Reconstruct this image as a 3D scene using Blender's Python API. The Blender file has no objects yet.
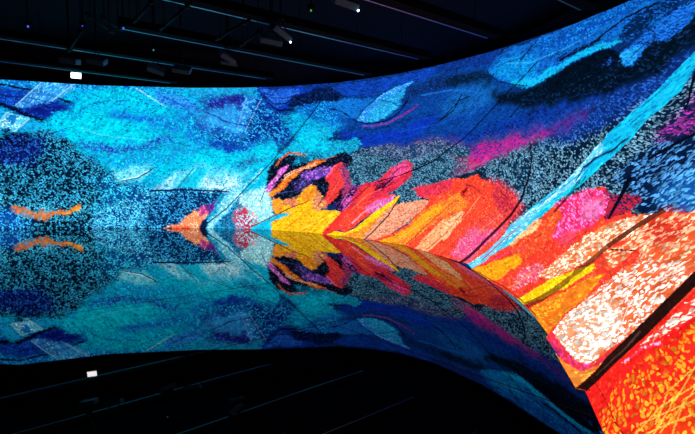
# Immersive light hall: a long curved video screen wall, a black mirror floor and a dark rigged ceiling.
import bpy, bmesh, math
import numpy as np
from mathutils import Vector, Matrix, Euler

scene = bpy.context.scene
C = scene.collection
R = math.radians
rng = np.random.default_rng(7)
CEIL = 6.75

# plan of the screen: foot line (x, y) on the floor and top line (x, y, height), in metres
BASE_LINE=[(-19.0, 14.6), (-13.0, 14.35), (-11.624, 13.964), (-8.517, 14.082), (-5.346, 14.172), (-3.596, 13.964), (-2.54, 13.676), (-1.158, 12.879), (-0.277, 12.169), (0.48, 11.433), (1.328, 10.522), (1.98, 8.888), (2.19, 8.067), (2.269, 6.77), (2.312, 6.13), (2.308, 5.504), (2.218, 4.877), (2.097, 4.273), (2.03, 4.174), (1.764, 3.117), (1.816, 3.086), (1.628, 2.538), (1.4, 1.2), (1.4, -1.6)]
TOP_LINE=[(-20.8, 15.6, 5.1), (-14.0, 15.1, 5.1), (-12.028, 14.89, 5.1), (-9.289, 15.807, 5.1), (-5.95, 16.224, 5.1), (-3.919, 16.421, 5.15), (-2.456, 16.884, 5.3), (-0.403, 18.219, 5.75), (0.883, 18.54, 6.0), (2.279, 18.701, 6.25), (3.842, 17.92, 6.4), (5.211, 15.819, 6.3), (5.766, 14.161, 6.15), (6.165, 12.665, 6.0), (6.407, 12.197, 6.0), (6.571, 11.66, 6.0), (6.766, 11.201, 6.0), (6.896, 10.778, 6.0), (6.907, 10.72, 6.0), (7.6, 9.7, 6.0), (7.65, 9.5, 6.0), (8.2, 8.0, 6.0), (8.8, 4.5, 6.0), (8.8, -1.0, 6.0)]

# painting shown on the screen, in screen coordinates: (station along the wall in m, height 0..1)
# (colour, speck colour, speck density, edge roughness, softness, streaky, opacity, outline)
ART=[
('0a2f70','061a48',0.3,0,0,0,1,'0 1.3311 31.796 1.1689 35.625 0.1428 31.608 -0.02 28.47 -0.02 22.98 -0.02 17.815 -0.02 12.984 -0.02 9.628 -0.02 4.726 -0.02 0.738 -0.02 0 -0.02'),
('02bcdf','0a5cc0',0.34,4,0,0,1,'0 1.1838 16.355 1.2196 16.773 0.9629 17.041 0.7778 17.335 0.6 17.199 0.3596 17.038 0.2278 17.318 0.0816 17.641 -0.02 14.942 -0.02 12.588 -0.02 10.374 -0.02 8.298 -0.02 5.199 -0.02 2.612 -0.02 0 -0.02 0 -0.02'),
('0a64c0','20b4e8',0.45,4,0,0,1,'0 1.1838 10.259 1.1744 11.136 1.1309 12.035 1.0769 12.949 1.0222 13.817 1.0236 14.684 1.0227 15.541 1.0183 16.387 1.0127 16.646 0.964 15.723 0.93 14.344 0.9469 12.949 0.9621 11.922 0.964 10.914 0.9646 9.513 0.9422 8.185 0.9214 6.704 0.9237 5.142 0.9246 3.545 0.9249 1.923 0.9252 0.274 0.9255 0 0.9264'),
('0c2f96','0a58c8',0.4,2.8,1,0,1,'0 0.9483 8.111 0.9425 8.768 0.9578 9.381 0.9379 10.202 0.8768 10.523 0.8803 10.395 0.829 9.887 0.7891 9.481 0.7303 8.772 0.7593 8.11 0.8077 6.952 0.8111 5.777 0.813 4.594 0.8136 3.397 0.8142 2.187 0.8148 0.962 0.8154 0 0.816 0 0.8173'),
('0a1a78','0c3cb0',0.3,2.8,1,0,1,'8.709 0.8816 9.32 0.9023 9.948 0.86 10.139 0.8336 9.823 0.7956 9.449 0.7508 9.016 0.7886'),
('06143c','06143c',0,1,0,0,1,'6.08 0.974 8.11 0.9562 8.763 0.9437 9.372 0.9231 9.998 0.8806 10.285 0.8618 10.311 0.8796 10.023 0.8973 9.391 0.9387 8.773 0.9582 8.113 0.9694 7.114 0.9781 6.09 0.9863'),
('2488e0','62c4f4',0.4,1.5,0,1,0.75,'9.379 1.0011 10.327 1.0076 10.457 0.9732 9.947 0.9024 9.727 0.8718 8.771 0.8138 8.559 0.8254'),
('86d4f4','86d4f4',0,0.12,0,0,1,'8.569 0.823 9.39 0.9986 9.369 1.0036 8.549 0.8279'),
('86d4f4','86d4f4',0,0.12,0,0,1,'9.705 0.8687 10.402 0.9985 10.382 1.004 9.686 0.8741'),
('040c30','040c30',0,1.5,0,0,1,'4.552 0.876 8.103 0.8154 8.69 0.7799 9.055 0.7411 9.493 0.7155 9.531 0.7457 9.101 0.7686 8.732 0.8057 8.116 0.8405 7.245 0.8561 6.369 0.8719 5.478 0.8859 4.581 0.9002'),
('10a8dc','1070c8',0.25,3,0,0,1,'0 0.7594 8.11 0.7809 8.409 0.7766 9.017 0.7407 9.481 0.7303 9.451 0.6819 8.958 0.6381 8.109 0.6737 6.88 0.6759 5.67 0.6764 4.474 0.6757 3.266 0.6751 2.045 0.6744 0.81 0.6738 0 0.6731 0 0.673'),
('38c4f0','c0f0ff',0.35,1.5,0,0,1,'8.349 0.7829 9.047 0.7477 8.531 0.6493 7.96 0.6809'),
('1078c8','90e0f8',0.3,1.5,0,0,1,'8.409 0.7699 8.711 0.752 8.531 0.6898 8.199 0.7077'),
('a8e8fc','a8e8fc',0,0.12,0,0,1,'8.338 0.7847 7.985 0.6894 8.011 0.6855 8.36 0.7811'),
('a8e8fc','a8e8fc',0,0.12,0,0,1,'9.008 0.7498 8.522 0.6516 8.54 0.6471 9.026 0.7453'),
('02c6e2','0a70c8',0.27,2.8,0,0,1,'9.45 0.7232 9.824 0.7886 10.46 0.8367 10.523 0.8874 10.914 0.9427 11.922 0.9863 12.949 0.9621 13.574 0.8757 13.853 0.7443 14.343 0.6514 15.773 0.5414 16.564 0.5654 17.341 0.5857 17.555 0.5128 16.979 0.3544 16.155 0.401 15.251 0.3952 14.342 0.3893 13.303 0.2778 12.613 0.3184 12.065 0.3316 11.586 0.3929 11.247 0.4682 10.722 0.55 10.081 0.6303 9.576 0.6758'),
('02cfe6','0888d0',0.2,5.8,2,0,1,'10.014 0.7552 10.915 0.8339 12.264 0.8113 12.951 0.7557 13.228 0.6699 12.266 0.5961 10.915 0.5926 10.271 0.6591'),
('0a5cc8','1898e0',0.35,3.8,1,0,1,'11.382 0.815 12.093 0.8179 12.951 0.7775 13.366 0.7426 13.228 0.7059 12.265 0.7533 11.652 0.7799'),
('1f3cae','10a8e0',0.45,3.8,0,0,1,'10.529 0.5978 11.246 0.5657 11.925 0.5742 12.781 0.6045 13.714 0.6282 13.819 0.5927 12.954 0.5482 11.994 0.5182 11.246 0.5238 10.722 0.543'),
('1878cc','06c4e4',0.5,4.8,1,0,1,'11.247 0.4821 12.268 0.4978 13.646 0.5426 14.699 0.5647 14.701 0.5292 13.3 0.4716 12.097 0.428'),
('1470cc','04b8e0',0.5,5.8,1,0,1,'12.951 0.7703 14.344 0.8196 15.046 0.7007 16.11 0.6695 16.852 0.6915 17.685 0.5939 17.178 0.5591 15.773 0.5414 14.699 0.5718 13.645 0.6567 12.952 0.6835'),
('2a9ae8','1858c8',0.45,2,0,0,1,'13.018 0.9625 13.993 0.9375 14.55 0.8864 14.829 0.8336 14.552 0.8118 13.853 0.8398 13.296 0.9041'),
('8fe0f8','2090e0',0.3,0.12,0,0,1,'12.453 0.9842 12.938 0.9209 13.497 0.8506 13.512 0.8557 12.961 0.9286 12.482 0.9945'),
('10a8d4','2078c8',0.3,2,0,0,1,'12.949 0.9996 13.888 1.0031 14.821 1.0034 15.75 1.0008 16.639 0.9951 16.777 0.9474 15.723 0.93 14.858 0.95 13.993 0.9677'),
('0d2e96','20a6dc',0.36,5.8,1,0,1,'14.618 0.9239 16.07 0.9372 16.779 0.9396 17.051 0.8909 17.415 0.8038 17.852 0.7199 17.932 0.5881 16.881 0.6047 15.988 0.541 15.34 0.5777 14.872 0.6721 14.343 0.7606 14.759 0.8337'),
('1a1c80','2a48b8',0.4,3.8,0,0,1,'14.79 0.9236 16.071 0.9295 16.568 0.888 16.083 0.8464 15.106 0.8481'),
('2a90e0','2a9ce8',0.35,5.8,1,0,1,'14.552 0.8193 15.559 0.8473 16.293 0.8156 16.447 0.696 15.758 0.6558 15.117 0.7006'),
('0a2c80','20a0d8',0.35,5.8,1,0,1,'16.165 0.7718 16.824 0.7801 17.536 0.6836 17.503 0.6124 16.631 0.6361'),
('1048b8','0a2c90',0.3,3.8,0,0,1,'14.875 0.6144 15.943 0.5979 16.479 0.5592 15.773 0.5414 15.199 0.5566'),
('1c7ce0','50b4f0',0.4,1.5,0,0,0.7,'16.245 0.9292 16.655 0.9254 16.251 0.6691 15.966 0.6843'),
('70b8f0','70b8f0',0,0.12,0,0,1,'16.295 0.9297 15.988 0.6851 16.015 0.6834 16.32 0.9277'),
('70b8f0','70b8f0',0,0.12,0,0,1,'16.773 0.918 16.273 0.6702 16.297 0.6673 16.797 0.915'),
('04b4dc','0c64b8',0.3,4.8,0,0,1,'17.561 0.7714 18.381 0.8436 19.639 0.8133 19.954 0.7466 19.629 0.6211 18.96 0.5513 18.039 0.5857 17.74 0.6786'),
('0a50b4','12a0d8',0.4,5.8,1,0,1,'17.664 0.8292 18.429 0.8739 19.058 0.8603 19.954 0.7466 19.974 0.6456 19.252 0.629 18.762 0.6983 18.089 0.7738'),
('0a38b0','0c1e70',0.25,2.8,0,0,1,'16.608 0.9954 17.452 0.9924 18.296 0.981 18.961 0.9938 18.004 0.9225 17.722 0.8431 17.548 0.8017 17.241 0.8206 16.859 0.8852'),
('061440','061440',0,1,0,0,1,'16.752 0.9599 16.968 0.8795 17.335 0.8124 17.806 0.81 17.792 0.827 17.348 0.8268 17.009 0.8883 16.794 0.9659'),
('2468e0','0a38b0',0.2,2.8,1,0,1,'16.964 0.9612 17.414 0.9651 17.854 0.9653 17.629 0.9069 17.323 0.8653 17.049 0.8986'),
('041030','0c2c70',0.3,2,0,0,1,'17.592 0.8461 17.882 0.9093 18.373 0.9632 18.985 0.9597 19.613 0.9345 19.759 0.8897 19.558 0.8228 19.07 0.8441 18.518 0.8405 18.057 0.8278'),
('1450c0','2c74e0',0.3,2,0,0,1,'16.769 0.9785 17.408 0.9809 17.978 0.9708 17.878 0.9172 17.582 0.8693 17.329 0.85 16.981 0.9069'),
('08184c','08184c',0,0.6,0,0,1,'16.836 0.9284 17.186 0.8626 17.591 0.8645 17.893 0.9124 17.863 0.9221 17.573 0.8741 17.195 0.8707 16.854 0.9342'),
('04cfea','1080d0',0.2,3.8,0,0,1,'14.342 0.4172 14.343 0.5015 15.202 0.5282 16.133 0.5266 17.383 0.5711 17.587 0.519 17.047 0.3674 16.158 0.3872 15.25 0.4021'),
('10a0cc','285098',0.45,3.8,0,0,1,'15.859 0.443 16.28 0.5048 16.706 0.5007 17.078 0.4626 16.734 0.4175 16.155 0.401'),
('58d4f2','18b4e4',0.35,4.8,1,0,1,'13.301 0.3604 14.705 0.4167 15.577 0.3948 16.455 0.3718 16.188 0.2239 15.67 0.2509 14.896 0.2647 14.082 0.2715 13.303 0.2778'),
('10c4e6','20a0e0',0.1,1.5,0,0,1,'13.856 0.2645 14.56 0.4169 14.996 0.4024 14.416 0.2648'),
('0a3c60','0a3c60',0,0.12,0,0,1,'13.867 0.2628 14.499 0.4152 14.476 0.4188 13.846 0.2662'),
('9ceaf8','30a8e8',0.4,1.5,0,0,1,'13.027 0.2708 13.994 0.3958 13.718 0.2713'),
('c4f4fa','30b8e8',0.3,3.8,0,0,1,'14.819 0.3334 16.165 0.346 16.18 0.2644 15.67 0.2509 14.711 0.2784'),
('7ce0f4','08b8e0',0.35,3.8,0,0,1,'11.86 0.3246 11.654 0.3998 12.269 0.4144 13.093 0.4294 12.956 0.3876 12.475 0.3389'),
('083858','083858',0,0.12,0,0,1,'11.999 0.3217 12.549 0.3429 12.964 0.3919 13.137 0.4201 13.118 0.4249 12.947 0.3971 12.539 0.3487 11.993 0.3277'),
('d8f8ff','d8f8ff',0,0.12,0,0,1,'11.999 0.3285 12.515 0.3498 12.929 0.3987 12.913 0.4041 12.504 0.3555 11.993 0.3346'),
('04162e','2a98c4',0.44,3,0,0,1,'0 0.6587 8.109 0.6537 8.592 0.6362 9.483 0.6821 9.955 0.6228 10.594 0.5287 11.179 0.4681 11.586 0.386 12.133 0.3112 12.682 0.3048 13.303 0.2642 13.654 -0.02 11.807 -0.02 10.06 -0.02 8.383 -0.0196 5.843 -0.02 3.769 -0.02 1.672 -0.02 0 -0.02 0 -0.02'),
('081660','1c56b0',0.34,5.8,1,0,1,'0 0.6515 8.109 0.6203 8.775 0.6338 9.453 0.6476 9.643 0.5596 9.211 0.4633 8.108 0.4472 6.736 0.4498 5.487 0.4514 4.275 0.4526 3.051 0.4538 1.817 0.4551 0.57 0.4563 0 0.4577 0 0.4595'),
('040a28','10409a',0.3,4.8,0,0,1,'8.109 0.6403 8.714 0.6233 9.145 0.5848 8.715 0.556 8.109 0.5736'),
('0c4c8c','2cc0e8',0.5,8.8,2,0,1,'11.247 0.3993 12.133 0.3043 12.682 0.3116 13.303 0.2642 13.309 0.0031 12.449 0.0036 11.592 0.0041 11.078 0.1613'),
('062040','40bce0',0.58,4.8,1,0,1,'8.108 0.2084 9.346 0.1684 9.973 0.1548 10.919 0.1816 11.25 0.0044 10.45 0.005 9.667 0.0058 8.887 0.0065 8.111 0.0071'),
('041228','2c9cc8',0.35,3,0,0,1,'9.039 0.0746 9.664 0.0607 10.92 0.1006 10.985 0.0045 10.011 0.0054 9.043 0.0063'),
('d8742a','307890',0.42,2,0,0,1,'8.418 0.1152 8.479 0.1552 8.788 0.1485 9.161 0.1283 9.536 0.1147 9.974 0.128 10.571 0.1614 10.572 0.1278 10.038 0.0943 9.507 0.0676 9.164 0.0678 8.914 0.0949'),
('f0a040','c07030',0.3,1.5,0,0,1,'9.975 0.1078 10.287 0.1413 10.571 0.1614 10.603 0.1345 10.289 0.1077'),
('0a4ca4','30a8f0',0.4,5.8,1,0,1,'0 0.098 8.109 0.1153 8.728 0.0883 9.041 0.0476 8.981 -0.0072 7.676 -0.0087 5.892 -0.0156 4.507 -0.0168 3.112 -0.018 1.706 -0.0193 0.29 -0.02 0 -0.02 0 -0.02'),
('0c4488','4cc8f0',0.55,2,0,0,1,'10.985 0.0045 11.18 0.1005 11.589 0.1547 12.204 0.2091 12.958 0.2639 13.995 0.2783 15.522 0.2578 14.944 0.1251 14.345 -0.0109 13.499 -0.0072 12.656 -0.0035 11.815 0.0003'),
('052858','2c9cd8',0.42,3.8,0,0,1,'12.621 -0.0035 12.824 0.1141 13.132 0.1958 13.58 0.237 14.897 0.2579 15.67 0.2509 15.313 0.1628 14.95 0.0603 14.728 -0.0099 13.654 -0.0073'),
('041c48','041c48',0,0.12,0,0,1,'12.959 0.2516 13.926 0.2595 14.896 0.2567 15.78 0.2469 15.781 0.255 14.897 0.2658 13.925 0.2696 12.957 0.2626'),
('60d0f0','60d0f0',0,0.12,0,0,0.6,'10.999 0.0171 11.193 0.0983 11.599 0.1519 11.58 0.1575 11.168 0.1028 10.971 0.0203'),
('f08a5c','f8c8a0',0.35,2,0,0,1,'13.309 -0.0039 13.998 0.0314 14.309 0.1004 14.68 0.1487 14.984 0.1014 14.95 0.0534 14.842 -0.0033'),
('f04820','f07050',0.3,1.5,0,0,1,'13.723 -0.0105 13.86 0.0173 14.344 0.017 14.275 -0.0108'),
('c43a90','f070a0',0.4,2,0,0,1,'14.606 0.1418 14.941 0.1693 14.946 0.1013 14.721 0.0873'),
('702c98','1c2468',0.3,2,0,0,1,'14.867 0.1625 15.162 0.183 15.42 0.1994 15.169 0.122 15.023 0.081 14.87 0.1216'),
('081c44','081c44',0,1.5,0,0,1,'14.726 0.018 14.949 0.074 15.062 0.0674 14.956 -0.0093 14.728 -0.0099'),
('64d4f4','b8f0fc',0.4,2,0,0,1,'15.246 0.1017 15.781 0.2442 16.217 0.2644 16.962 0.3952 17.182 0.3935 16.558 0.2763 15.978 0.17 15.547 0.0886 15.108 -0.009 14.956 -0.0093'),
('2888b8','0a3c78',0.5,3.8,0,0,1,'15.184 -0.0025 15.694 0.1024 16.194 0.197 16.599 0.1564 16.456 0.1034 16.913 0.004 16.011 -0.0005'),
('8ce4f4','c8f8fc',0.35,2.8,0,0,1,'16.047 0.197 16.558 0.2763 17.23 0.2995 17.504 0.1618 17.638 0.0981 16.857 0.0312 16.651 0.0235 16.447 0.13'),
('c8385c','88d0e8',0.5,3,0,0,1,'15.954 0.1028 16.204 0.1434 16.439 0.1566 16.537 0.1035 16.881 0.0644 17.15 0.0257 16.754 -0.0156 16.162 -0.0064'),
('f07868','a0d8e8',0.5,2,0,0,1,'16.694 0.1168 16.949 0.0908 16.84 0.0643 16.626 0.0837'),
('10c4ec','30a8e0',0.2,1.5,0,0,1,'16.661 0.0026 17.207 0.0652 17.718 0.1045 18.307 0.105 18.016 0.062 17.577 0.0147 17.792 -0.0197'),
('06c4e8','20a0dc',0.15,2.8,0,0,1,'16.186 0.2374 17.173 0.4139 17.587 0.519 17.716 0.4818 17.337 0.3788 17.123 0.2868 16.566 0.2495'),
('07355c','07355c',0,0.12,0,0,1,'14.928 0.0225 15.702 0.1334 16.528 0.2941 17.151 0.4116 17.602 0.5163 18.177 0.6586 18.573 0.783 19.03 0.9648 18.998 0.9703 18.541 0.7883 18.146 0.6641 17.571 0.5217 17.121 0.4168 16.498 0.2993 15.674 0.1388 14.902 0.0286'),
('083a50','083a50',0,0.12,0,0,1,'16.998 0.181 17.155 0.2526 17.125 0.2549 16.968 0.1832'),
('0c46b8','0a2470',0.4,3.8,0,0,1,'18.973 0.9767 19.87 0.9811 20.768 0.9803 21.875 0.9935 23.024 0.9963 24.097 0.9984 25.048 1 25.469 0.9937 25.108 0.9554 23.887 0.9604 22.625 0.9366 21.351 0.9078 21.03 0.8718 19.779 0.8652 19.297 0.9196'),
('0a4296','06307c',0.42,3,0,0,1,'19.612 0.8453 21.03 0.8718 21.821 0.9076 22.625 0.9366 24.327 0.9467 25.108 0.9554 26.134 0.8113 27.227 0.6997 26.116 0.6147 24.864 0.5813 23.607 0.5464 22.369 0.5084 21.257 0.471 20.582 0.484 20.425 0.5609 19.941 0.6044 19.547 0.7086'),
('0a36b4','081f78',0.3,4.8,1,0,1,'19.615 0.6353 20.486 0.5735 21.664 0.6034 22.723 0.6687 23.342 0.6995 23.017 0.5983 21.954 0.5307 20.73 0.4837 19.921 0.5505'),
('1272cc','0a58b8',0.35,3.8,0,0,1,'19.011 0.8296 19.786 0.8571 20.673 0.8361 20.328 0.7406 20.12 0.6862 19.771 0.7053 19.267 0.7769'),
('2080dc','50b8f4',0.35,1.5,0,0,1,'20.127 0.679 20.448 0.7674 20.81 0.8402 21.256 0.8955 22.014 0.9227 21.855 0.8923 21.462 0.8607 20.993 0.7923 20.698 0.7269 20.545 0.6598'),
('1c90d4','2cb4e4',0.35,1.5,0,0,1,'20.545 0.6598 20.678 0.7485 21.068 0.8267 21.751 0.8812 21.748 0.7704 21.449 0.7215 21.077 0.6666 20.807 0.6498'),
('0a2458','0c3c90',0.35,3.8,1,0,1,'21.748 0.7704 21.79 0.88 22.638 0.9227 23.844 0.9255 24.332 0.8786 23.369 0.8404 22.384 0.8105'),
('031034','031034',0,0.8,0,0,1,'19.114 0.7845 19.532 0.7577 20.12 0.6753 20.556 0.6485 21.167 0.6544 21.654 0.6953 21.982 0.7895 21.925 0.797 21.607 0.7032 21.144 0.6636 20.549 0.6574 20.133 0.6827 19.543 0.765 19.114 0.7921'),
('8c1c78','3048b8',0.45,1,0,0,1,'20.422 0.6361 20.796 0.6282 21.359 0.6449 22.001 0.6961 22.4 0.7474 22.343 0.7585 21.952 0.7068 21.327 0.6556 20.779 0.6386 20.416 0.6457'),
('061c50','1040a0',0.4,1,0,0,1,'20.286 0.622 20.819 0.6045 21.528 0.6253 22.158 0.684 22.133 0.6897 21.5 0.6334 20.804 0.6156 20.284 0.6355'),
('061c50','061c50',0,0.12,0,0,1,'18.976 0.9538 18.543 0.788 18.147 0.6636 18.175 0.659 18.571 0.7832 19.005 0.9488'),
('061c50','061c50',0,0.12,0,0,1,'20.142 0.6769 20.455 0.7722 20.881 0.8506 21.261 0.9001 21.238 0.9063 20.857 0.8566 20.428 0.7774 20.112 0.6812'),
('061c50','061c50',0,0.12,0,0,1,'20.188 0.6794 20.069 0.6109 20.07 0.537 20.096 0.536 20.095 0.6092 20.214 0.6769'),
('12b2d8','0c64a0',0.32,2,0,0,1,'17.433 0.405 17.618 0.5252 18.197 0.6103 18.871 0.652 19.238 0.6437 19.169 0.5606 19.705 0.5449 20.314 0.5616 20.503 0.5218 20.298 0.472 19.441 0.4416 18.35 0.4158 17.92 0.397'),
('04c8ea','1088c0',0.25,2.8,1,0,1,'17.941 0.5738 18.329 0.6215 18.823 0.6244 19.183 0.5466 19.391 0.4882 18.726 0.4882 18.125 0.5143'),
('071c34','6498b4',0.42,3,0,0,1,'19.985 0.4221 20.238 0.4595 20.561 0.5027 21.985 0.5076 23.578 0.5621 24.889 0.5672 26.153 0.5978 27.344 0.6491 28.333 0.6818 29.286 0.6956 30.172 0.7056 30.595 0.7217 30.978 0.7368 31.303 0.7499 31.617 0.773 31.898 0.7944 32.15 0.8142 32.393 0.8315 32.632 0.8458 32.849 0.859 33.047 0.8712 33.229 0.8826 35.199 0.3379 31.883 0.3645 31.529 0.3536 31.154 0.3419 30.755 0.328 30.28 0.3113 29.599 0.2877 28.902 0.2605 28.212 0.2308 27.49 0.1899 26.401 0.1623 25.148 0.1391 24.05 0.124 22.819 0.1122 21.847 0.1137 20.735 0.1729 19.679 0.2422'),
('0a3aa0','0a1c60',0.4,5.8,1,0,1,'21.214 0.507 22.327 0.5396 23.558 0.5726 25.252 0.6082 26.235 0.654 27.245 0.6918 28.066 0.7118 28.836 0.7155 29.554 0.7176 30.546 0.7114 30.202 0.6801 29.676 0.6503 28.762 0.6376 27.808 0.6167 26.19 0.581 24.551 0.5251 22.742 0.5092'),
('28408c','b02c80',0.22,5.8,2,0,1,'20.508 0.4841 22.001 0.4961 23.118 0.5436 24.516 0.5442 24.179 0.4907 22.832 0.4449 21.703 0.4265'),
('0a2a70','1c50b0',0.4,6.8,2,0,1,'26.993 0.6202 27.939 0.6629 28.786 0.6826 29.591 0.6972 30.209 0.7168 30.605 0.7393 30.966 0.7606 31.276 0.7797 31.707 0.7283 31.435 0.7067 31.142 0.6831 30.789 0.6569 30.37 0.6246 29.786 0.5917 28.883 0.5746 27.948 0.5508'),
('5a2894','0c2468',0.5,6.8,2,0,1,'24.129 0.4702 25.183 0.5515 26.609 0.5932 27.776 0.6316 29.031 0.6655 29.385 0.6377 28.469 0.6156 27.538 0.57 26.325 0.5233 25.083 0.4667'),
('c42490','2c2c80',0.42,4.8,1,0,1,'24.392 0.3883 24.553 0.4578 25.024 0.4934 25.41 0.5362 26.642 0.5811 27.551 0.5966 27.961 0.6239 28.158 0.6067 27.556 0.5626 27.036 0.537 26.204 0.4875 25.484 0.4475 24.957 0.4046 24.497 0.3811'),
('d83070','902078',0.4,4.8,1,0,1,'24.382 0.3929 24.594 0.4585 25.159 0.4773 25.954 0.5004 25.531 0.4485 24.957 0.4046'),
('0a2440','6498b4',0.3,2,0,0,1,'24.046 0.4887 24.822 0.5141 25.024 0.4934 24.594 0.4585 24.192 0.4614'),
('d83070','d83070',0,1,0,0,1,'24.198 0.4616 24.473 0.471 24.743 0.4571 24.773 0.4654 24.474 0.4804 24.167 0.4708'),
('18204c','9c2c98',0.42,6.8,1,0,1,'31.066 0.5154 31.158 0.5973 31.397 0.6586 31.706 0.657 31.985 0.6555 32.24 0.6541 32.453 0.5189 31.74 0.5074 31.409 0.5114'),
('06183a','4488c8',0.5,5.8,0,1,1,'30.465 0.4675 30.98 0.5165 31.329 0.5396 31.659 0.5603 32.129 0.558 32.555 0.5554 32.932 0.5528 33.256 0.5505 33.537 0.5486 33.784 0.5469 34.003 0.5453 34.198 0.544 34.47 0.3709 32.015 0.3701 31.688 0.3652 31.316 0.3596 31.004 0.3629 30.803 0.3899'),
('1450a0','4ca0dc',0.45,5.8,2,1,1,'31.246 0.3931 31.402 0.4447 31.779 0.4843 32.114 0.4789 32.424 0.4741 32.712 0.4697 32.97 0.4657 33.202 0.4622 33.412 0.459 33.603 0.4561 33.777 0.4535 33.907 0.3851 31.864 0.3725'),
('041830','0a2c58',0.3,3.8,1,0,1,'23.124 0.8452 23.6 0.9081 24.691 0.9141 25.157 0.8919 25.473 0.8261 25.152 0.8111 24.134 0.8375'),
('0a3890','0a1c58',0.4,2.8,0,0,1,'22.932 0.9929 24.053 1 25.041 1.0056 25.552 0.9905 25.301 0.9389 24.662 0.9368 23.903 0.9478 22.984 0.9511'),
('1060b4','0a3c80',0.4,5.8,2,0,1,'23.734 0.8102 24.711 0.8386 25.575 0.8149 25.969 0.7732 25.466 0.7308 24.679 0.6941 23.636 0.6645 23.268 0.7465'),
('03101f','0a2850',0.2,3.8,1,0,1,'25.275 0.7899 26.831 0.782 28.059 0.8403 28.705 0.8574 29.313 0.8724 30.43 0.8205 30.745 0.8577 31.038 0.8939 31.288 0.9255 31.52 0.9403 31.734 0.9543 31.931 0.9675 32.115 0.98 32.287 0.9919 32.505 0.7759 31.388 0.8011 31.152 0.7698 30.869 0.7352 30.447 0.7179 29.896 0.7013 29.115 0.7068 28.281 0.7115 26.796 0.7004 25.807 0.7292'),
('0e68c0','0a3c98',0.38,2,0,0,1,'25.004 0.9113 25.428 0.965 25.782 0.9912 26.8 0.9904 27.801 0.9966 28.915 1.0038 30.018 1.0018 30.411 1.0144 30.753 1.0273 31.074 1.0398 31.243 0.9911 30.991 0.9488 30.704 0.9018 30.122 0.8666 29.323 0.8652 28.367 0.852 27.582 0.8127 26.945 0.789 26.049 0.8171 25.425 0.856'),
('08b4e4','1880d8',0.3,1.7,0,0,1,'26.096 0.8342 27.022 0.8325 27.892 0.8594 28.662 0.8837 29.287 0.8905 30.01 0.8713 29.7 0.8639 29.381 0.8664 28.956 0.8653 28.367 0.852 27.582 0.8127 26.945 0.789 26.056 0.8125'),
('0a90dc','0a58b8',0.35,2.8,0,0,1,'25.186 0.9014 25.774 0.9436 26.458 0.9404 27.238 0.8887 27.168 0.8423 26.528 0.8188 25.695 0.8413'),
('0a48a8','1078d0',0.4,2.8,0,0,1,'26.652 0.978 27.814 0.9886 29.156 0.9861 30.091 0.9882 30.292 0.9701 29.329 0.9473 28.245 0.9286 27.382 0.9169'),
('04143c','04143c',0,0.8,0,0,1,'25.023 0.9095 25.219 0.8681 25.707 0.8293 26.288 0.8068 26.93 0.7953 26.924 0.7994 26.286 0.8113 25.715 0.834 25.248 0.8716 25.066 0.9109'),
('08306c','08306c',0,1,0,0,1,'26.362 0.9135 26.588 0.9346 26.79 0.9635 26.921 0.9808 26.874 0.9854 26.73 0.9691 26.517 0.9413 26.296 0.9215'),
('04102c','0a3880',0.2,1.5,0,0,1,'27.78 0.8846 28.027 0.8998 28.57 0.898 29.203 0.9076 29.388 0.9035 28.984 0.8886 28.39 0.8799 27.994 0.8789'),
('04102c','04102c',0,1,0,0,1,'29.223 0.9047 29.621 0.9287 30.173 0.9468 30.662 0.9584 30.639 0.9669 30.148 0.9545 29.574 0.9358 29.183 0.9105'),
('05204a','0c50a8',0.3,2.8,0,0,1,'29.854 0.8876 30.003 0.918 30.31 0.9492 30.716 0.9653 31.243 0.9911 31.27 0.9514 30.751 0.9247 30.504 0.8932 30.242 0.861 30.041 0.857'),
('1670d8','0a3488',0.42,2,0,0,1,'30.073 0.7975 30.055 0.8305 30.323 0.8539 30.689 0.8994 31.044 0.9236 31.461 0.9398 31.497 0.893 31.249 0.8927 31.135 0.8537 30.971 0.8291 30.754 0.8304 30.625 0.8397 30.515 0.8073 30.368 0.773 30.225 0.7818'),
('20a0e8','1470d8',0.35,2.8,0,0,1,'30.09 0.8 30.1 0.8285 30.3 0.839 30.468 0.8188 30.361 0.7795'),
('020c1c','020c1c',0,1,0,0,1,'27.287 0.7796 28.219 0.7513 29.179 0.772 30.114 0.8059 30.086 0.8125 29.132 0.7805 28.186 0.7616 27.282 0.7913'),
('020c1c','020c1c',0,0.12,0,0,0.5,'29.515 0.7434 30.489 0.7668 30.478 0.77 29.495 0.747'),
('020d1c','041830',0.2,0.5,0,0,1,'27.471 0.7912 28.015 0.827 28.45 0.8455 28.967 0.858 29.383 0.8646 29.783 0.8506 30.02 0.8252 29.907 0.8098 29.197 0.7884 28.375 0.7695 27.721 0.7621 27.152 0.771'),
('081440','1450a8',0.3,2,0,0,1,'29.333 0.8174 29.765 0.8217 29.971 0.8074 29.742 0.7963'),
('123850','4c84a4',0.5,4.8,2,0,0.8,'19.985 0.4221 20.238 0.4595 20.568 0.4965 21.993 0.5018 23.587 0.5568 24.99 0.5115 25.219 0.4149 23.613 0.3151 22.438 0.2246 20.885 0.2013 19.978 0.3024'),
('0c3050','5c90ac',0.5,4.8,2,0,0.6,'25.173 0.432 26.356 0.5112 27.854 0.5946 28.545 0.5796 28.391 0.4941 28.27 0.4055 27.778 0.3425 26.215 0.4027'),
('12c0ee','0a90d4',0.22,0.5,0,1,1,'26.628 0.0239 27.391 0.203 28.171 0.3429 28.616 0.3947 29.073 0.441 29.492 0.5028 29.945 0.5556 30.317 0.6052 30.608 0.6447 30.878 0.6827 31.26 0.7522 31.446 0.7862 31.619 0.819 31.776 0.7764 31.594 0.7503 31.397 0.723 31.25 0.6642 31.033 0.6303 30.781 0.5951 30.575 0.5462 30.157 0.4888 29.7 0.4407 29.004 0.3754 28.504 0.3042 27.87 0.1856 27.067 0.0077'),
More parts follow.
